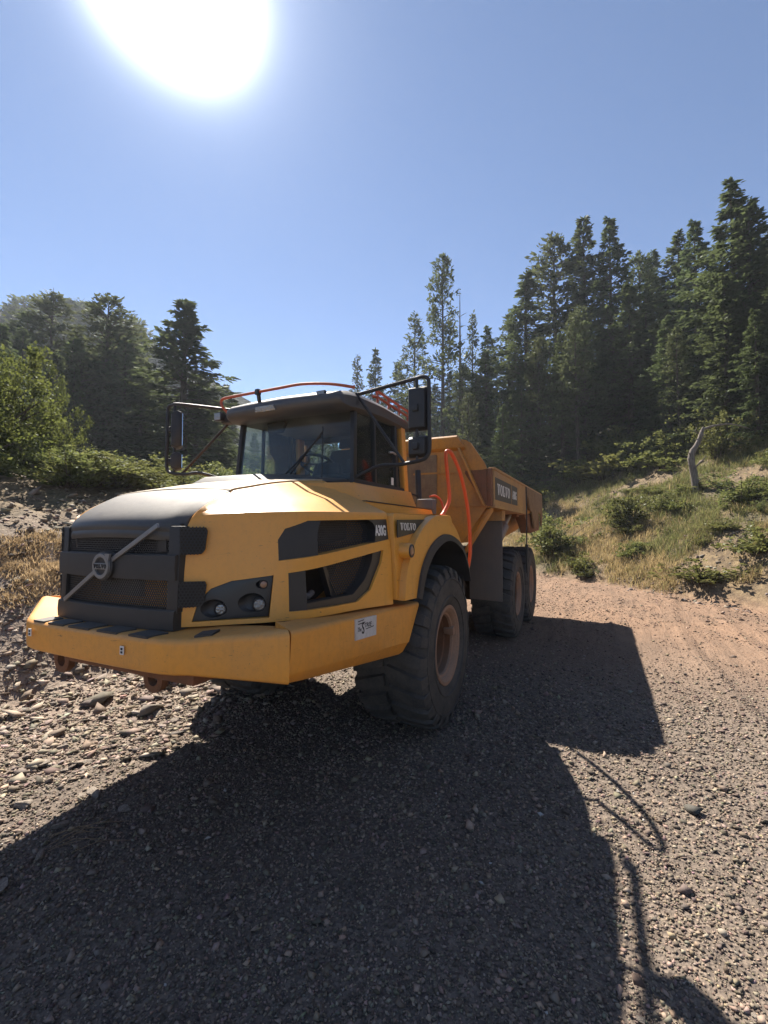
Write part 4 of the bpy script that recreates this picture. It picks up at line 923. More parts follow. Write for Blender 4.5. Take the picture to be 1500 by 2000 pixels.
# ------------------------------------------------------------------ vegetation
def np_mesh(name, V, F, mat, tint=None):
    me = bpy.data.meshes.new(name); V = np.asarray(V, np.float32); F = np.asarray(F, np.int32); k = F.shape[1]
    me.vertices.add(len(V)); me.vertices.foreach_set('co', V.ravel())
    me.loops.add(F.size); me.loops.foreach_set('vertex_index', F.ravel())
    me.polygons.add(len(F)); me.polygons.foreach_set('loop_start', np.arange(0, F.size, k, dtype=np.int32)); me.polygons.foreach_set('loop_total', np.full(len(F), k, np.int32))
    me.update(calc_edges=True); me.validate()
    if tint is not None:
        ca = me.color_attributes.new('tint', 'FLOAT_COLOR', 'POINT'); ca.data.foreach_set('color', np.c_[tint, np.ones(len(tint))].astype(np.float32).ravel())
    if mat: me.materials.append(MATS[mat])
    return me
def sprays(P, D, L, Wd, rng, flat=.5):
    """small kite-shaped leaf faces at P pointing along D"""
    n = len(P); D = D/np.linalg.norm(D, axis=1, keepdims=True)
    up = np.tile([0, 0, 1.], (n, 1))+rng.normal(0, flat, (n, 3)); S = np.cross(D, up); S /= np.linalg.norm(S, axis=1, keepdims=True)+1e-9
    N = np.cross(S, D)
    L = L[:, None]; w = Wd[:, None]
    a = P; b = P+D*L*.45+S*w; c = P+D*L-N*L*.10; d = P+D*L*.5-S*w*.9
    V = np.stack([a, b, c, d], 1).reshape(-1, 3); F = np.arange(4*n).reshape(n, 4); return V, F

def conifer(seed, kind):
    """unit tree 10 m tall; returns trunk mesh, crown mesh"""
    rng = np.random.default_rng(seed); h = 10.
    dead = kind == 'snag'
    z0 = {'fir': .05, 'pine': .20, 'thin': .10, 'snag': .35}[kind]*h
    Rm = {'fir': 2.15, 'pine': 1.95, 'thin': 1.45, 'snag': .75}[kind]*rng.uniform(.9, 1.1)
    bend = rng.normal(0, .10, 2)
    ax = lambda z: np.array([bend[0]*math.sin(z/h*2.2), bend[1]*math.sin(z/h*1.7+.4), z])
    tb = MB(); zz = np.linspace(-.35, h*.985, 9)
    tb.tube([tuple(ax(z)) for z in zz], [max(.012, .15*(1-z/h)**.85) if z > 0 else .19 for z in zz], 8)
    P, D, L = [], [], []
    nb = {'fir': 210, 'pine': 150, 'thin': 130, 'snag': 46}[kind]
    for k in range(nb):
        t = (k+rng.random())/nb; t = t**(.9 if kind == 'fir' else .8); z = z0+(h-z0)*t*.985
        sh = (1-t)**(.78 if kind == 'fir' else .6)
        if kind != 'fir': sh *= min(1, .45+1.6*t)
        gap = rng.uniform(.55, 1.12)*(1+.22*math.sin(9*t+seed)); r = max(.10, Rm*sh*gap)
        an = rng.uniform(0, 2*math.pi); ca_, sa_ = math.cos(an), math.sin(an)
        rise = (.40*t-.16 if kind == 'fir' else .5*t-.05)+rng.normal(0, .07)
        B = ax(z); E = B+np.array([ca_*r, sa_*r, rise*r]); M_ = (B+E)/2+np.array([0, 0, -.06*r if kind == 'fir' else .05*r])
        if r > .3: tb.tube([tuple(B), tuple(M_), tuple(E)], [.026*min(1, r), .014, .004], 4, False)
        if dead: continue
        n = int((22 if kind == 'fir' else 20)*r+8)
        s = rng.random(n)**(.62 if kind == 'fir' else .38)
        q = B*(1-s[:, None])**2+2*M_*(s*(1-s))[:, None]+E*(s**2)[:, None]
        lat = rng.choice([-1, 1], n)*rng.uniform(.2, 1, n)
        side = np.array([-sa_, ca_, 0]); out = np.array([ca_, sa_, rise*.7])
        wd = (.30*r*(1-s*.75)+.05) if kind == 'fir' else (.16*r+.08)
        q = q+side*(lat*wd*rng.random(n))[:, None]
        if kind == 'fir': q[:, 2] -= np.abs(lat)*.05*r+rng.random(n)*.06
        else: q += rng.normal(0, .075, (n, 3))
        d = out*(rng.uniform(.5, 1.1, n))[:, None]+side*(lat*.75)[:, None]
        d = d+rng.normal(0, .25 if kind == 'fir' else .55, (n, 3))
        if kind == 'fir': d[:, 2] -= .12
        else: d[:, 2] += .22
        P.append(q); D.append(d); L.append(rng.uniform(.13, .27, n)*(1.0 if kind == 'fir' else .95))
        if kind == 'fir':   # second, finer layer
            m = n//2; i = rng.integers(0, n, m); P.append(q[i]+rng.normal(0, .06, (m, 3))); D.append(d[i]+rng.normal(0, .6, (m, 3))); L.append(rng.uniform(.09, .17, m))
    trunk = tb.build('trunk', 'dead_wood' if dead else 'bark', None, sharp=60, fix=False)
    tm = trunk.data; bpy.data.objects.remove(trunk)
    if dead: return tm, None
    P = np.concatenate(P); D = np.concatenate(D); L = np.concatenate(L)
    V, F = sprays(P, D, L, L*rng.uniform(.16, .34, len(L)), rng, .5)
    return tm, np_mesh('crown', V, F, 'fir' if kind == 'fir' else 'pine')
def shrub_mesh(seed, n, mat, spiky=.3, leaf=.07):
    """about 1 m wide, 1 m tall"""
    rng = np.random.default_rng(seed); tb = MB(); P = []; D = []
    ns = 30
    for k in range(ns):
        an = rng.uniform(0, 2*math.pi); sp = rng.uniform(.05, .72); hh = rng.uniform(.22, 1.08)*(1-.35*sp)
        E = np.array([math.cos(an)*sp, math.sin(an)*sp, hh]); M_ = E*np.array([.45, .45, .55])
        tb.tube([(E[0]*.08, E[1]*.08, -.08), tuple(M_), tuple(E)], [.012, .008, .003], 4, False)
        m = n//ns; nc = 5; s = (.3+.75*rng.random(nc))[rng.integers(0, nc, m)]; ci = rng.integers(0, nc, m); cs = .25+.8*rng.random(nc); s = cs[ci]
        q = 2*M_*(s*(1-s))[:, None]+E*(s**2)[:, None]+rng.normal(0, .085, (nc, 3))[ci]+rng.normal(0, 1, (m, 3))*rng.uniform(.025, .055, nc)[ci][:, None]; q[:, 2] = np.abs(q[:, 2])+.02
        P.append(q); D.append(np.tile(E, (m, 1))*spiky+rng.normal(0, .45, (m, 3))+[0, 0, .15])
    P = np.concatenate(P); D = np.concatenate(D); L = rng.uniform(.6, 1.25, len(P))*leaf
    V, F = sprays(P, D, L, L*rng.uniform(.24, .42, len(L)), rng, .9)
    o = tb.build('stems', 'bark', None, sharp=60, fix=False); sm = o.data; bpy.data.objects.remove(o)
    return sm, np_mesh('foliage', V, F, mat)

PROTO = {'fir': [conifer(s, 'fir') for s in (1, 2, 3, 4)], 'pine': [conifer(s, 'pine') for s in (11, 12, 13)], 'thin': [conifer(s, 'thin') for s in (21, 22)], 'snag': [conifer(31, 'snag')]}
SHR = {'shrub': [shrub_mesh(s, 4200, 'shrub', .3, .055) for s in (41, 42, 43)], 'weed': [shrub_mesh(s, 1300, 'weed', .9, .10) for s in (51, 52)], 'broadleaf': [shrub_mesh(s, 20000, 'broadleaf', .4, .028) for s in (61, 62)]}
cnt = [0]
def tree(u, v, dist, kind, label, group=None, wide=1., base=None):
    """a tree standing dist metres off, its tip at row v of column u"""
    x, y, z = gpos(u, dist); h = topz(u, v, dist)-z; cnt[0] += 1
    pr = PROTO[kind][cnt[0] % len(PROTO[kind])]; rng = random.Random(cnt[0]*7)
    nm = {'fir': 'fir_tree', 'pine': 'pine_tree', 'thin': 'pine_tree', 'snag': 'dead_tree'}[kind]
    e = empty(nm, (x, y, z-.15)); tag(e, label, 'tree', group)
    s = h/10; w = s*wide*rng.uniform(.92, 1.08); az = rng.uniform(0, 6.28)
    for me, pn in zip(pr, ('trunk', 'crown')):
        if me is None: continue
        o = bpy.data.objects.new(pn, me); COL.objects.link(o); o.parent = e; o.scale = (w, w, s); o.rotation_euler = (0, 0, az)
    return e
def shrub(x, y, w, h, kind, label, group=None, name='shrub', sink=.03):
    cnt[0] += 1; pr = SHR[kind][cnt[0] % len(SHR[kind])]; rng = random.Random(cnt[0])
    e = empty(name, (x, y, float(H(x, y))-sink)); tag(e, label, 'shrub', group); az = rng.uniform(0, 6.28)
    for me, pn in zip(pr, ('stems', 'foliage')):
        o = bpy.data.objects.new(pn, me); COL.objects.link(o); o.parent = e; o.scale = (w, w, h); o.rotation_euler = (0, 0, az)
    return e
GR = 'conifers on the right hillside'; GL = 'conifers beyond the left bank'
tree(862, 484, 44, 'pine', 'tallest open-crowned pine right of the cab, standing against the sky', GR, .78)
tree(903, 552, 45, 'snag', 'bare grey dead tree just right of the tall open pine', GR)
for u, v, d, k, w, lab in (
 (693, 686, 62, 'thin', .8, 'thin pine with its tip just right of the cab roof rail'),
 (732, 670, 58, 'fir', .8, 'small slim fir directly above the mirror arm'),
 (776, 697, 54, 'fir', .9, 'short fir peeping over the mirror bracket corner'),
 (818, 603, 50, 'thin', .9, 'slender pine touching the left side of the tallest open pine'),
 (925, 605, 48, 'thin', .8, 'slim pine behind the bare dead tree'),
 (957, 624, 47, 'fir', .9, 'pointed fir right of the dead tree, lower than its neighbours'),
 (1002, 606, 45, 'thin', 1., 'narrow conifer in the notch left of the tall right-hand stand'),
 (1047, 511, 41, 'fir', .95, 'tall fir at the left edge of the high stand'),
 (1108, 442, 43, 'pine', .9, 'pine with ragged top between two spires of the high stand'),
 (1150, 401, 41, 'fir', .72, 'left one of the two sharp spires in the middle of the stand'),
 (1205, 399, 39, 'fir', .8, 'right one of the two sharp spires in the middle of the stand'),
 (1247, 482, 43, 'pine', .8, 'rounded pine top in the dip right of the two spires'),
 (1290, 468, 46, 'fir', .9, 'hazy fir left of the tall edge trees'),
 (1343, 430, 42, 'fir', .9, 'fir with pointed tip between the dip and the edge trees'),
 (1375, 406, 38, 'fir', .8, 'slim fir beside the highest trees at the right edge'),
 (1437, 331, 31, 'fir', .95, 'highest tree at the right edge of the picture'),
 (1492, 358, 30, 'fir', .95, 'second highest tree, cut by the right edge of the picture')):
    tree(u, v, d, k, lab, GR, w*(1.0 if u < 1000 else 1.38))
for u, v, d, lab in ((1425, 520, 28, 'full low-branched fir in front of the highest right-hand trees'), (1490, 585, 26, 'near low fir cut by the right picture edge'), (1385, 640, 30, 'low fir directly behind the crooked dead stump'), (1315, 600, 32, 'bushy fir left of the stump, right of the sunlit clearing'), (1545, 470, 28, 'fir just outside the right picture edge')): tree(u, v, d, 'fir', lab, GR, 1.15)
tree(355, 567, 34, 'fir', 'broad dark fir with a sharp tip left of the cab', GL, 1.95)
for u, v, d, k, w, lab in (
 (205, 558, 40, 'pine', 1.5, 'hazy round-topped pine left of the broad dark fir'),
 (103, 561, 50, 'pine', 1.5, 'hazy pine before the rocky ridge, second from the left edge'),
 (30, 588, 50, 'thin', 1.7, 'hazy conifer nearest the left edge of the picture'),
 (262, 628, 58, 'thin', 1.1, 'slim hazy conifer between the round-topped pine and the broad fir'),
 (437, 743, 70, 'fir', 1.0, 'small far fir just left of the cab roof')):
    tree(u, v, d, k, lab, GL, w)
rr = random.Random(3)
for k in range(34):
    u = 900+rr.random()*640; d = 29+rr.random()*13; lo = np.interp(u, [880, 1000, 1100, 1300, 1540], [735, 690, 600, 560, 440])
    if 1080 < u < 1310 and d < 33: d += 5
    tree(u, lo+rr.uniform(-40, 90), d, rr.choice(['fir', 'fir', 'pine']), 'dark fir or pine crowded into the stand on the right hillside', 'crowded trees inside the right stand', rr.uniform(.9, 1.2))
for k in range(40):
    u = 980+rr.random()*640; d = 44+rr.random()*26
    tree(u, np.interp(u, [980, 1100, 1300, 1540], [700, 600, 560, 470])+rr.uniform(0, 120), d, rr.choice(['fir', 'fir', 'pine']), 'far dark conifer showing in the gaps of the right stand', 'trees behind the right stand', 1.2)
for k in range(30):
    u = 620+rr.random()*330; d = 48+rr.random()*18
    tree(u, np.interp(u, [600, 780, 860, 960], [860, 760, 740, 720])+rr.uniform(-20, 60), d, rr.choice(['fir', 'thin', 'fir']), 'dark conifer low behind the dump body and the mirror', 'low trees behind the dump body', 1.05)
for k in range(56):
    u = -60+rr.random()*520; d = 34+rr.random()*22
    tree(u, np.interp(u, [-40, 100, 250, 300, 420, 480], [625, 625, 645, 700, 765, 830])+rr.uniform(-15, 80), d, rr.choice(['fir', 'fir', 'pine']), 'dark conifer massed behind the shrubs on the left', 'trees massed behind the left shrubs', rr.uniform(1.3, 1.75))
for k in range(16):
    u = 440+rr.random()*260; d = 45+rr.random()*30
    tree(u, 800+rr.uniform(-10, 90), d, 'fir', 'conifer seen through the cab windows', 'trees behind the cab', 1.1)

for k in range(34):
    u = -30+rr.random()*380; tree(u, np.interp(u, [-30, 0, 60, 130, 190, 235, 290, 330, 380], [575, 588, 570, 572, 590, 602, 645, 685, 715])+rr.uniform(-8, 30), 128+rr.random()*20, rr.choice(['fir', 'pine']), 'tiny hazy conifer on the far rocky ridge at left', 'trees on the far ridge', 1.3)
# big leafy trees and shrubs on the left bank
def put(u, d, w, h, kind, label, group=None, name='shrub'):
    x, y, z = gpos(u, d); return shrub(x, y, w, h, kind, label, group, name)
LS = 'leafy shrubs on the left bank'
def putv(u, v, d, w, kind, label, group, name): z = gpos(u, d)[2]; return put(u, d, w, max(1., topz(u, v, d)-z), kind, label, group, name)
putv(-12, 645, 15.5, 2.7, 'broadleaf', 'tall bright green leafy tree at the left edge above the bank', LS, 'leafy_tree')
putv(-110, 650, 14.5, 3.4, 'broadleaf', 'bright green leafy tree cut by the left picture edge', LS, 'leafy_tree')
putv(72, 735, 16.5, 1.7, 'broadleaf', 'lower green leafy crown right of the tall leafy tree', LS, 'leafy_tree')
putv(170, 885, 14.5, 2.8, 'shrub', 'wide sunlit shrub above the dark hood', LS, 'shrub')
putv(225, 900, 15.0, 2.6, 'shrub', 'sunlit shrub behind the front of the hood, right of the widest one', LS, 'shrub')
putv(130, 920, 13.5, 2.0, 'shrub', 'small shrub at the top of the bare earth gully', LS, 'shrub')
putv(280, 925, 17, 2.4, 'shrub', 'shrub left of the small far mirror', LS, 'shrub')
putv(400, 912, 22, 3.2, 'shrub', 'pale shrub between the far mirror and the cab', LS, 'shrub')
putv(440, 905, 24, 3.2, 'shrub', 'shrub touching the left edge of the cab windshield', LS, 'shrub')
for k in range(18):
    putv(60+rr.random()*420, rr.uniform(880, 950), 18+rr.random()*9, rr.uniform(2, 3.4), 'shrub', 'shrub filling the slope under the left conifers', 'understorey on the left', 'shrub')
for k in range(16):
    put(480+rr.random()*240, 20+rr.random()*14, rr.uniform(2.2, 4), rr.uniform(1.5, 2.6), 'shrub', 'shrub seen behind the cab windows', 'shrubs behind the cab')
# right bank
RB = 'shrubs on the right bank'
for u, d, w, h, kind, lab in (
 (1075, 22.5, 2.6, 2.1, 'shrub', 'green shrub right behind the tail of the dump body'),
 (1225, 22.0, 2.0, 1.5, 'shrub', 'rounded green bush in the middle of the right bank'),
 (1135, 19.6, 1.0, .8, 'weed', 'small tufted bush low on the bank near the rear wheels'),
 (1232, 19.2, .9, .6, 'weed', 'low leafy tuft below the rounded green bush'),
 (1365, 16.4, 1.7, .7, 'weed', 'straggly bush at the foot of the bank by the road'),
 (1478, 17.0, 1.5, .8, 'weed', 'bright green tuft at the right picture edge'),
 (1180, 30, 3.6, 1.6, 'weed', 'yellow-green shrub patch in the sunlit clearing'),
 (1260, 29, 2.6, 1.4, 'weed', 'yellow-green shrub right of the clearing patch'),
 (1450, 20.6, 2.2, 1.2, 'shrub', 'shrub right of the crooked dead stump'),
 (1300, 22.2, 1.4, .8, 'shrub', 'low shrub left of the crooked dead stump'),
 (1410, 25.5, 1.8, 2.2, 'shrub', 'young green shrub behind the crooked dead stump')):
    put(u, d, w, h, kind, lab, RB)
for k in range(20):
    put(1010+rr.random()*560, 27+rr.random()*10, rr.uniform(1.5, 3.0), rr.uniform(.8, 2.0), rr.choice(['shrub', 'shrub', 'weed']), 'shrub in the undergrowth below the right conifers', 'undergrowth on the right hillside')
for k in range(34):
    put(1060+rr.random()*520, 17.5+rr.random()*9, rr.uniform(.5, 1.3), rr.uniform(.25, .6), rr.choice(['weed', 'weed', 'shrub']), 'low weed clump on the sunny right bank', 'weed clumps on the right bank')

# crooked dead stump
x, y, z = gpos(1358, 22.5)
st = empty('dead_stump', (x, y, z-.2)); st.scale = (.92, .92, 1.06); tag(st, 'pale crooked dead tree stump bent to the right on the bank', 'stump')
rv = Vector((math.sin(YAW), -math.cos(YAW), 0))
def sp(a, b, c=0): return tuple(rv*a+Vector((0, 0, b))+Vector((c, c*.4, 0)))
MB().tube(spline([sp(.06, -.1), sp(.03, .7), sp(-.10, 1.4), sp(-.06, 1.75), sp(.22, 2.15), sp(.48, 2.75)], 4), [.22, .18, .16, .145, .15, .14, .145, .13, .135, .15, .125, .13, .12, .13, .105, .10, .10, .085, .09, .07, .04], 10).build('trunk', 'dead_wood', st, sharp=60)
MB().tube(spline([sp(.44, 2.65), sp(.9, 2.78, .1), sp(1.6, 2.82, .2), sp(2.3, 2.62, .3)], 4), [.06, .055, .05, .045, .045, .04, .04, .035, .03, .03, .025, .02, .012], 6).build('branch', 'dead_wood', st, sharp=60)
MB().tube([sp(.08, 1.2), sp(.35, 1.45, .1), sp(.50, 1.62, .1)], [.04, .025, .012], 6).build('branch', 'dead_wood', st, sharp=60)

for a_, b_ in ((.55, .30), (1.05, -.32), (1.55, -.30), (2.25, .52), (2.5, .12)): MB().tube([sp(-.05+.1*a_*(a_ > 1.8), a_), sp(b_*.6, a_+.10, .05), sp(b_, a_+.22, .1)], [.035, .022, .010], 5).build('branch', 'dead_wood', st, sharp=60)
# ------------------------------------------------------------------ grass (stuff)
def make_grass(name, pts, hgt, tint, rng, spread=.05, nb=7, lean=.5, label=None):
    n = len(pts); P = np.repeat(pts, nb, 0)+np.c_[rng.normal(0, spread, (n*nb, 2)), np.zeros(n*nb)]
    P[:, 2] = H(P[:, 0], P[:, 1])-.02
    hh = np.repeat(hgt, nb)*rng.uniform(.5, 1.15, n*nb); an = rng.uniform(0, 2*np.pi, n*nb); ln = rng.uniform(.1, lean, n*nb)*hh
    d = np.c_[np.cos(an), np.sin(an), np.zeros_like(an)]; s = np.c_[-np.sin(an), np.cos(an), np.zeros_like(an)]; w = (.006+.012*hh)[:, None]
    a = P-s*w; b = P+s*w; m = P+d*(ln*.35)[:, None]+np.c_[np.zeros((n*nb, 2)), hh*.6]; t = P+d*ln[:, None]+np.c_[np.zeros((n*nb, 2)), hh]
    V = np.stack([a, b, m+s*w*.7, t, m-s*w*.7], 1).reshape(-1, 3); base = np.arange(n*nb)[:, None]*5
    F = np.concatenate([base+[0, 1, 2], base+[0, 2, 4], base+[4, 2, 3]])
    T = np.repeat(np.repeat(tint, nb, 0)*rng.uniform(.7, 1.25, (n*nb, 1)), 5, 0)
    o = link(name, np_mesh(name, V, F, 'grass', T), None); tag(o, label, 'grass', None, 'stuff')
rng = np.random.default_rng(12)
def wedge(n, u0, u1, d0, d1, p=1.):
    u = rng.uniform(u0, u1, n); d = d0+(d1-d0)*rng.random(n)**p
    f = np.array([math.cos(YAW), math.sin(YAW)]); r = np.array([math.sin(YAW), -math.cos(YAW)])
    D = f[None]+r[None]*((u-750)/890.)[:, None]; D /= np.linalg.norm(D, axis=1, keepdims=True)
    q = CAM[:2]+D*d[:, None]; return np.c_[q, np.zeros(n)]
P = wedge(70000, 980, 1750, 10.5, 34, 1.5); sr_v = s_right(P[:, 0], P[:, 1]); msk = fbm(P[:, 0]*.55+2, P[:, 1]*.55, 4)
keep = (sr_v > .1) & (msk > -.06) & (rng.random(len(P)) < .62) & ((rng.random(len(P)) < np.clip(1.2-(sr_v-6)*.06, .15, 1))); P = P[keep]; msk = msk[keep]; sr_v = sr_v[keep]
g_ = sstep(-.06, .16, fbm(P[:, 0]*.35+9, P[:, 1]*.35, 4)+.02*(sr_v-3))[:, None]
g_ = np.clip(g_+rng.normal(0, .38, (len(P), 1)), 0, 1)
tint = np.array([.42, .32, .165])*(1-g_)+np.array([.17, .185, .070])*g_
make_grass('bank_grass', P, rng.uniform(.07, .34, len(P))*(.6+.8*rng.random(len(P))), tint, rng, .11, 7, 1.2, 'dry and green grass covering the right bank')
P = wedge(20000, -420, 330, 6.5, 16, 1.2); sl_v = s_left(P[:, 0], P[:, 1])
keep = (sl_v > 1.5) & (sl_v < 3.1) & (fbm(P[:, 0]*.6, P[:, 1]*.6+4, 4) > .10); P = P[keep]
g_ = sstep(.0, .2, fbm(P[:, 0]*.3+9, P[:, 1]*.3, 3))[:, None]*sstep(9, 15, np.hypot(P[:, 0]-CAM[0], P[:, 1]-CAM[1]))[:, None]
tint = np.array([.40, .295, .17])*(1-g_)+np.array([.11, .12, .045])*g_
make_grass('dry_grass', P, rng.uniform(.04, .12, len(P)), tint, rng, .06, 9, 1.5, 'straw-coloured dry grass on the left bank')

# ------------------------------------------------------------------ gravel and rocks
BOXV = np.array([(-1, -1, -1), (1, -1, -1), (1, 1, -1), (-1, 1, -1), (-1, -1, 1), (1, -1, 1), (1, 1, 1), (-1, 1, 1)], float)
BOXF = np.array([(0, 3, 2, 1), (4, 5, 6, 7), (0, 1, 5, 4), (1, 2, 6, 5), (2, 3, 7, 6), (3, 0, 4, 7)])
OCTV = np.array([(1, 0, 0), (0, 1, 0), (-1, 0, 0), (0, -1, 0), (0, 0, 1), (0, 0, -1)], float)
OCTF = np.array([(0, 1, 4), (1, 2, 4), (2, 3, 4), (3, 0, 4), (1, 0, 5), (2, 1, 5), (3, 2, 5), (0, 3, 5)])
def stones(name, pts, size, flat, tint, rng, label, chips=False):
    n = len(pts)
    if chips: V = np.tile(OCTV, (n, 1, 1))*rng.uniform(.65, 1.35, (n, 6, 1))+rng.normal(0, .22, (n, 6, 3))
    else:
        V = np.tile(BOXV, (n, 1, 1))*rng.uniform(.45, 1., (n, 8, 3)); V[:, 4:, :2] *= rng.uniform(.45, .9, (n, 1, 2))
    nv, SF = (6, OCTF) if chips else (8, BOXF)
    V[:, :, 2] *= flat[:, None]; V[:, :, 0] *= rng.uniform(.7, 1.4, (n, 1))
    def rot(V, ax, an):
        c, s = np.cos(an)[:, None], np.sin(an)[:, None]; i, j = [(1, 2), (2, 0), (0, 1)][ax]
        a, b = V[:, :, i].copy(), V[:, :, j].copy(); V[:, :, i] = a*c-b*s; V[:, :, j] = a*s+b*c
    rot(V, 0, rng.normal(0, .35, n)); rot(V, 1, rng.normal(0, .35, n)); rot(V, 2, rng.uniform(0, 6.28, n))
    V *= size[:, None, None]
    z = H(pts[:, 0], pts[:, 1]); V += np.c_[pts[:, :2], z+size*flat*(.5 if chips else .2)][:, None, :]
    F = (SF[None]+np.arange(n)[:, None, None]*nv).reshape(-1, SF.shape[1])
    o = link(name, np_mesh(name, V.reshape(-1, 3), F, 'stone', np.repeat(tint, nv, 0)), None); tag(o, label, 'gravel', None, 'stuff')
def ring(n, d0, d1, a0=-58, a1=58, p=1.0):
    d = np.exp(rng.uniform(np.log(d0), np.log(d1), n)) if p == 1 else d0*(d1/d0)**(rng.random(n)**p); a = np.radians(rng.uniform(a0, a1, n))+YAW
    return np.c_[CAM[0]+d*np.cos(a), CAM[1]+d*np.sin(a), np.zeros(n)], d
def tints(n, lo, hi, rng, warm=.0):
    t = rng.random((n, 1))**1.4; c = np.array(lo)*(1-t)+np.array(hi)*t
    return c*(1+rng.normal(0, .06, (n, 3)))
P, d = ring(150000, 1.1, 10.5, p=.8); rd, vg, rb = zones(P[:, 0], P[:, 1])
keep = (rd < .1+.75*rng.random(len(P))**2) & (vg < .3) & (s_left(P[:, 0], P[:, 1]) < .8); P, d = P[keep], d[keep]
sz = np.exp(rng.normal(-5.0, .42, len(P)))*np.clip(d/3, .8, 1.8)**.6
tt = tints(len(P), (.090, .071, .057), (.37, .288, .212), rng); wh = rng.random(len(P)) < .0012; tt[wh] = (.45, .43, .40); big = rng.random(len(P)) < .02; sz[big] *= 1.9
stones('gravel', P, sz, rng.uniform(.4, .8, len(P)), tt, rng, 'crushed grey-brown gravel covering the ground round the truck', True)
P, d = ring(60000, 4.5, 24, -60, 20); rd, vg, rb = zones(P[:, 0], P[:, 1]); keep = (rd > .15) & (vg < .2) & (s_right(P[:, 0], P[:, 1]) < .3) & (s_left(P[:, 0], P[:, 1]) < .5) & (fbm(P[:, 0]*.9, P[:, 1]*.9, 3)+.25*rng.random(len(P)) > .02); P, d = P[keep], d[keep]
stones('road_gravel', P, np.exp(rng.normal(-4.75, .45, len(P)))*np.clip(d/9, .8, 1.4), rng.uniform(.35, .7, len(P)), tints(len(P), (.11, .073, .052), (.32, .225, .16), rng), rng, 'fine reddish-brown gravel strewn over the dirt road', True)
P, d = ring(36000, 1.6, 15, 8, 62); sl_v = s_left(P[:, 0], P[:, 1])+1.0*fbm(P[:, 0]*.9, P[:, 1]*.9, 3); keep = (sl_v > -2.6) & (sl_v < 4.2+2*rng.random(len(P))) & (P[:, 0] > -14); P, d = P[keep], d[keep]
sz = np.exp(rng.normal(-4.15, .62, len(P)))*np.clip(d/5, .6, 1.5)
stones('rubble', P, sz, rng.uniform(.15, .5, len(P)), tints(len(P), (.12, .091, .071), (.43, .345, .26), rng), rng, 'broken flat rubble stones covering the sunlit left side', True)
P, d = ring(16000, 9, 30, -58, 5); sr_v = s_right(P[:, 0], P[:, 1]); keep = (sr_v > -.6) & (fbm(P[:, 0]*.8, P[:, 1]*.8, 3) < .02) & (sr_v < 9); P, d = P[keep], d[keep]
stones('bank_stones', P, np.exp(rng.normal(-3.6, .5, len(P))), rng.uniform(.3, .7, len(P)), tints(len(P), (.12, .09, .07), (.30, .25, .20), rng), rng, 'loose stones lying in the bare patches of the right bank')

def rock_mesh(seed):
    rng = np.random.default_rng(seed); bm = bmesh.new(); bmesh.ops.create_icosphere(bm, subdivisions=2, radius=1)
    pl = [(Vector(rng.normal(0, 1, 3)).normalized(), rng.uniform(.32, .72)) for _ in range(11)]
    for v in bm.verts:
        for n, d in pl:
            k = v.co.dot(n)
            if k > d: v.co -= n*(k-d)
        v.co += Vector(rng.normal(0, .02, 3))
    me = bpy.data.meshes.new('rock'); bm.to_mesh(me); bm.free(); me.materials.append(MATS['rock']); return me
ROCKS = [rock_mesh(s) for s in range(6)]
def rock(px_, py_, r, sh, label, group=None):
    # place on the ground under the given point of the plan
    i = cnt[0] % 6; cnt[0] += 1
    o = bpy.data.objects.new('rock', ROCKS[i]); COL.objects.link(o); o.scale = (r*sh[0], r*sh[1], r*sh[2]); o.rotation_euler = (random.uniform(-.2, .2), random.uniform(-.2, .2), random.uniform(0, 6))
    o.location = (px_, py_, float(H(px_, py_))+r*sh[2]*.25); tag(o, label, 'rock', group); return o
def gpt(u, v):
    d, L = dirpx(u); k = -((1000-v)/890.+math.tan(PITCH))/L
    return CAM[:2]+d*(CAM[2]/k)
RK = 'single rocks in the rubble'
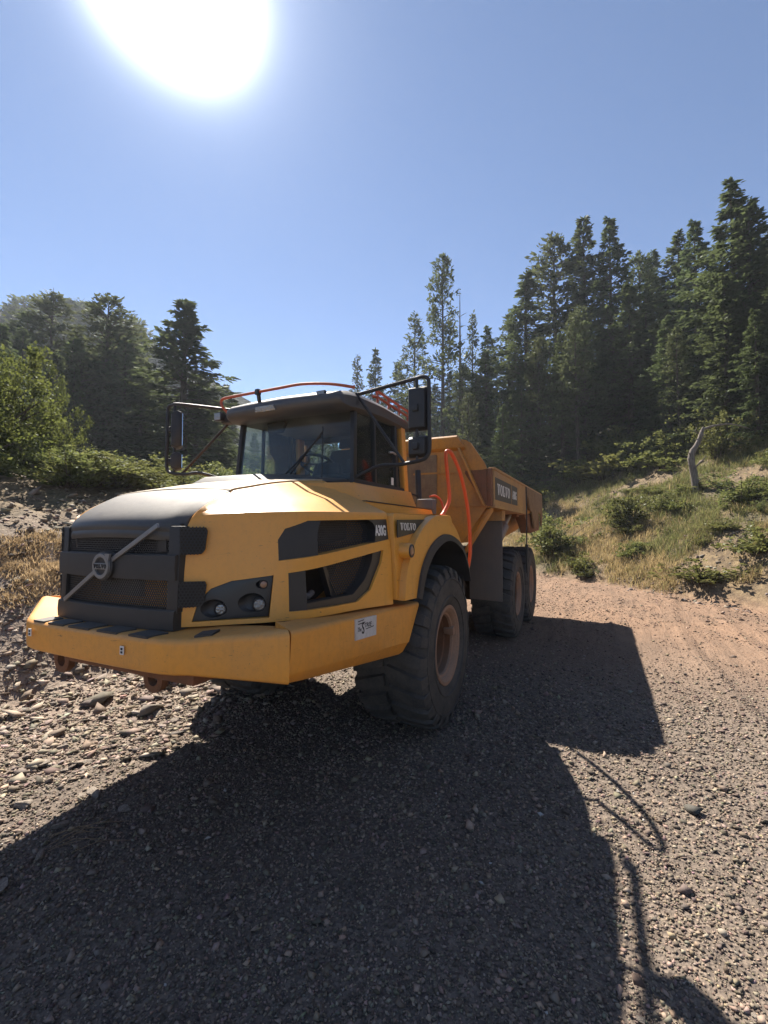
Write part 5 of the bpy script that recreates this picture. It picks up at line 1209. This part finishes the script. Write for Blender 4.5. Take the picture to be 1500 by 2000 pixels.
for u, v, r, sh, lab in (
 (68, 1560, .085, (1.2, .8, .8), 'angular pale boulder with a shaded face at the far left of the rubble'),
 (135, 1450, .060, (1.1, .9, .7), 'pale block of stone in the sunlit rubble below the tow eyes'),
 (170, 1480, .075, (1.5, .8, .35), 'flat pale slab beside the pale block in the rubble'),
 (315, 1388, .075, (1.5, .9, .45), 'cluster slab at the edge of the shadow under the bumper'),
 (350, 1400, .06, (1.3, .9, .5), 'light stone right of the slab at the shadow edge'),
 (100, 1480, .09, (1.6, 1., .3), 'wide flat stone in the rubble left of the flat slab'),
 (20, 1720, .085, (1.5, 1., .5), 'large flat shaded slab at the left edge near the bottom'),
 (100, 1655, .05, (1.0, .7, .8), 'upright shaded stone beside the dry straw'),
 (130, 1600, .06, (1.3, .9, .5), 'grey shaded stone at the border of light and shade'),
 (200, 1540, .07, (1.8, .8, .35), 'long flat grey slab just inside the shadow'),
 (250, 1570, .05, (1.3, .9, .5), 'small grey slab right of the long flat slab'),
 (612, 1700, .030, (1.0, .8, 1.0), 'upright chip of pale rock in the middle of the shaded gravel'),
 (597, 1737, .018, (1, 1, .8), 'small cube-like pebble below the upright chip'),
 (655, 1868, .013, (1, 1, .8), 'white pebble in the lower middle of the shaded gravel'),
 (1232, 1955, .026, (1.2, .9, .6), 'round tan pebble at the bottom in the sunlit gap'),
 (1323, 1984, .028, (1.2, .9, .6), 'larger round tan pebble at the bottom right'),
 (1445, 1958, .020, (1.2, .9, .6), 'round pebble in the bottom right corner'),
 (996, 1590, .018, (1.2, .9, .6), 'pale pebble in the truck shadow near its right edge')):
    q = gpt(u, v); rock(float(q[0]), float(q[1]), r, sh, lab, RK)
for k in range(45):
    q = gpt(rr.uniform(0, 330), rr.uniform(1290, 1560)); 
    if s_left(q[0], q[1]) > -2.8: rock(float(q[0]), float(q[1]), rr.uniform(.024, .055), (rr.uniform(1, 1.6), rr.uniform(.7, 1), rr.uniform(.3, .6)), 'loose flat stone lying in the sunlit rubble left of the truck', 'loose stones in the rubble')
# straw lying on the stones
sb = MB()
for k in range(9):
    q = gpt(105+rr.uniform(0, 60), 1640+rr.uniform(-25, 15)); z = float(H(q[0], q[1])); an = 2.4+rr.uniform(-.5, .5)
    L_ = rr.uniform(.18, .38); sb.tube([(q[0], q[1], z+.01), (q[0]+L_*.5*math.cos(an), q[1]+L_*.5*math.sin(an), z+.06), (q[0]+L_*math.cos(an), q[1]+L_*math.sin(an), z+.035)], [.002, .0018, .001], 4)
so_ = sb.build('straw', 'grass_straw' if 'grass_straw' in MATS else 'dirty_tan', None); tag(so_, 'dry straw stems lying on the shaded stones at left', 'straw', None, 'stuff')

# ------------------------------------------------------------------ haze: the dusty air of the valley
hz = MB().box((-225, -225, -9.5), (235, 230, 82)).build('haze', None, None, sharp=None); hz['kind'] = 'stuff'; hz['label'] = 'thin pale haze hanging over the whole valley'; hz['category'] = 'haze'
g = NG('haze'); pv = g.n('ShaderNodeVolumePrincipled', {'Color': (.80, .88, 1.0, 1), 'Density': .00055, 'Anisotropy': .3}); g.t.links.new(pv.outputs[0], g.out.inputs['Volume']); hz.data.materials.append(g.m)
SC.cycles.volume_bounces = 0
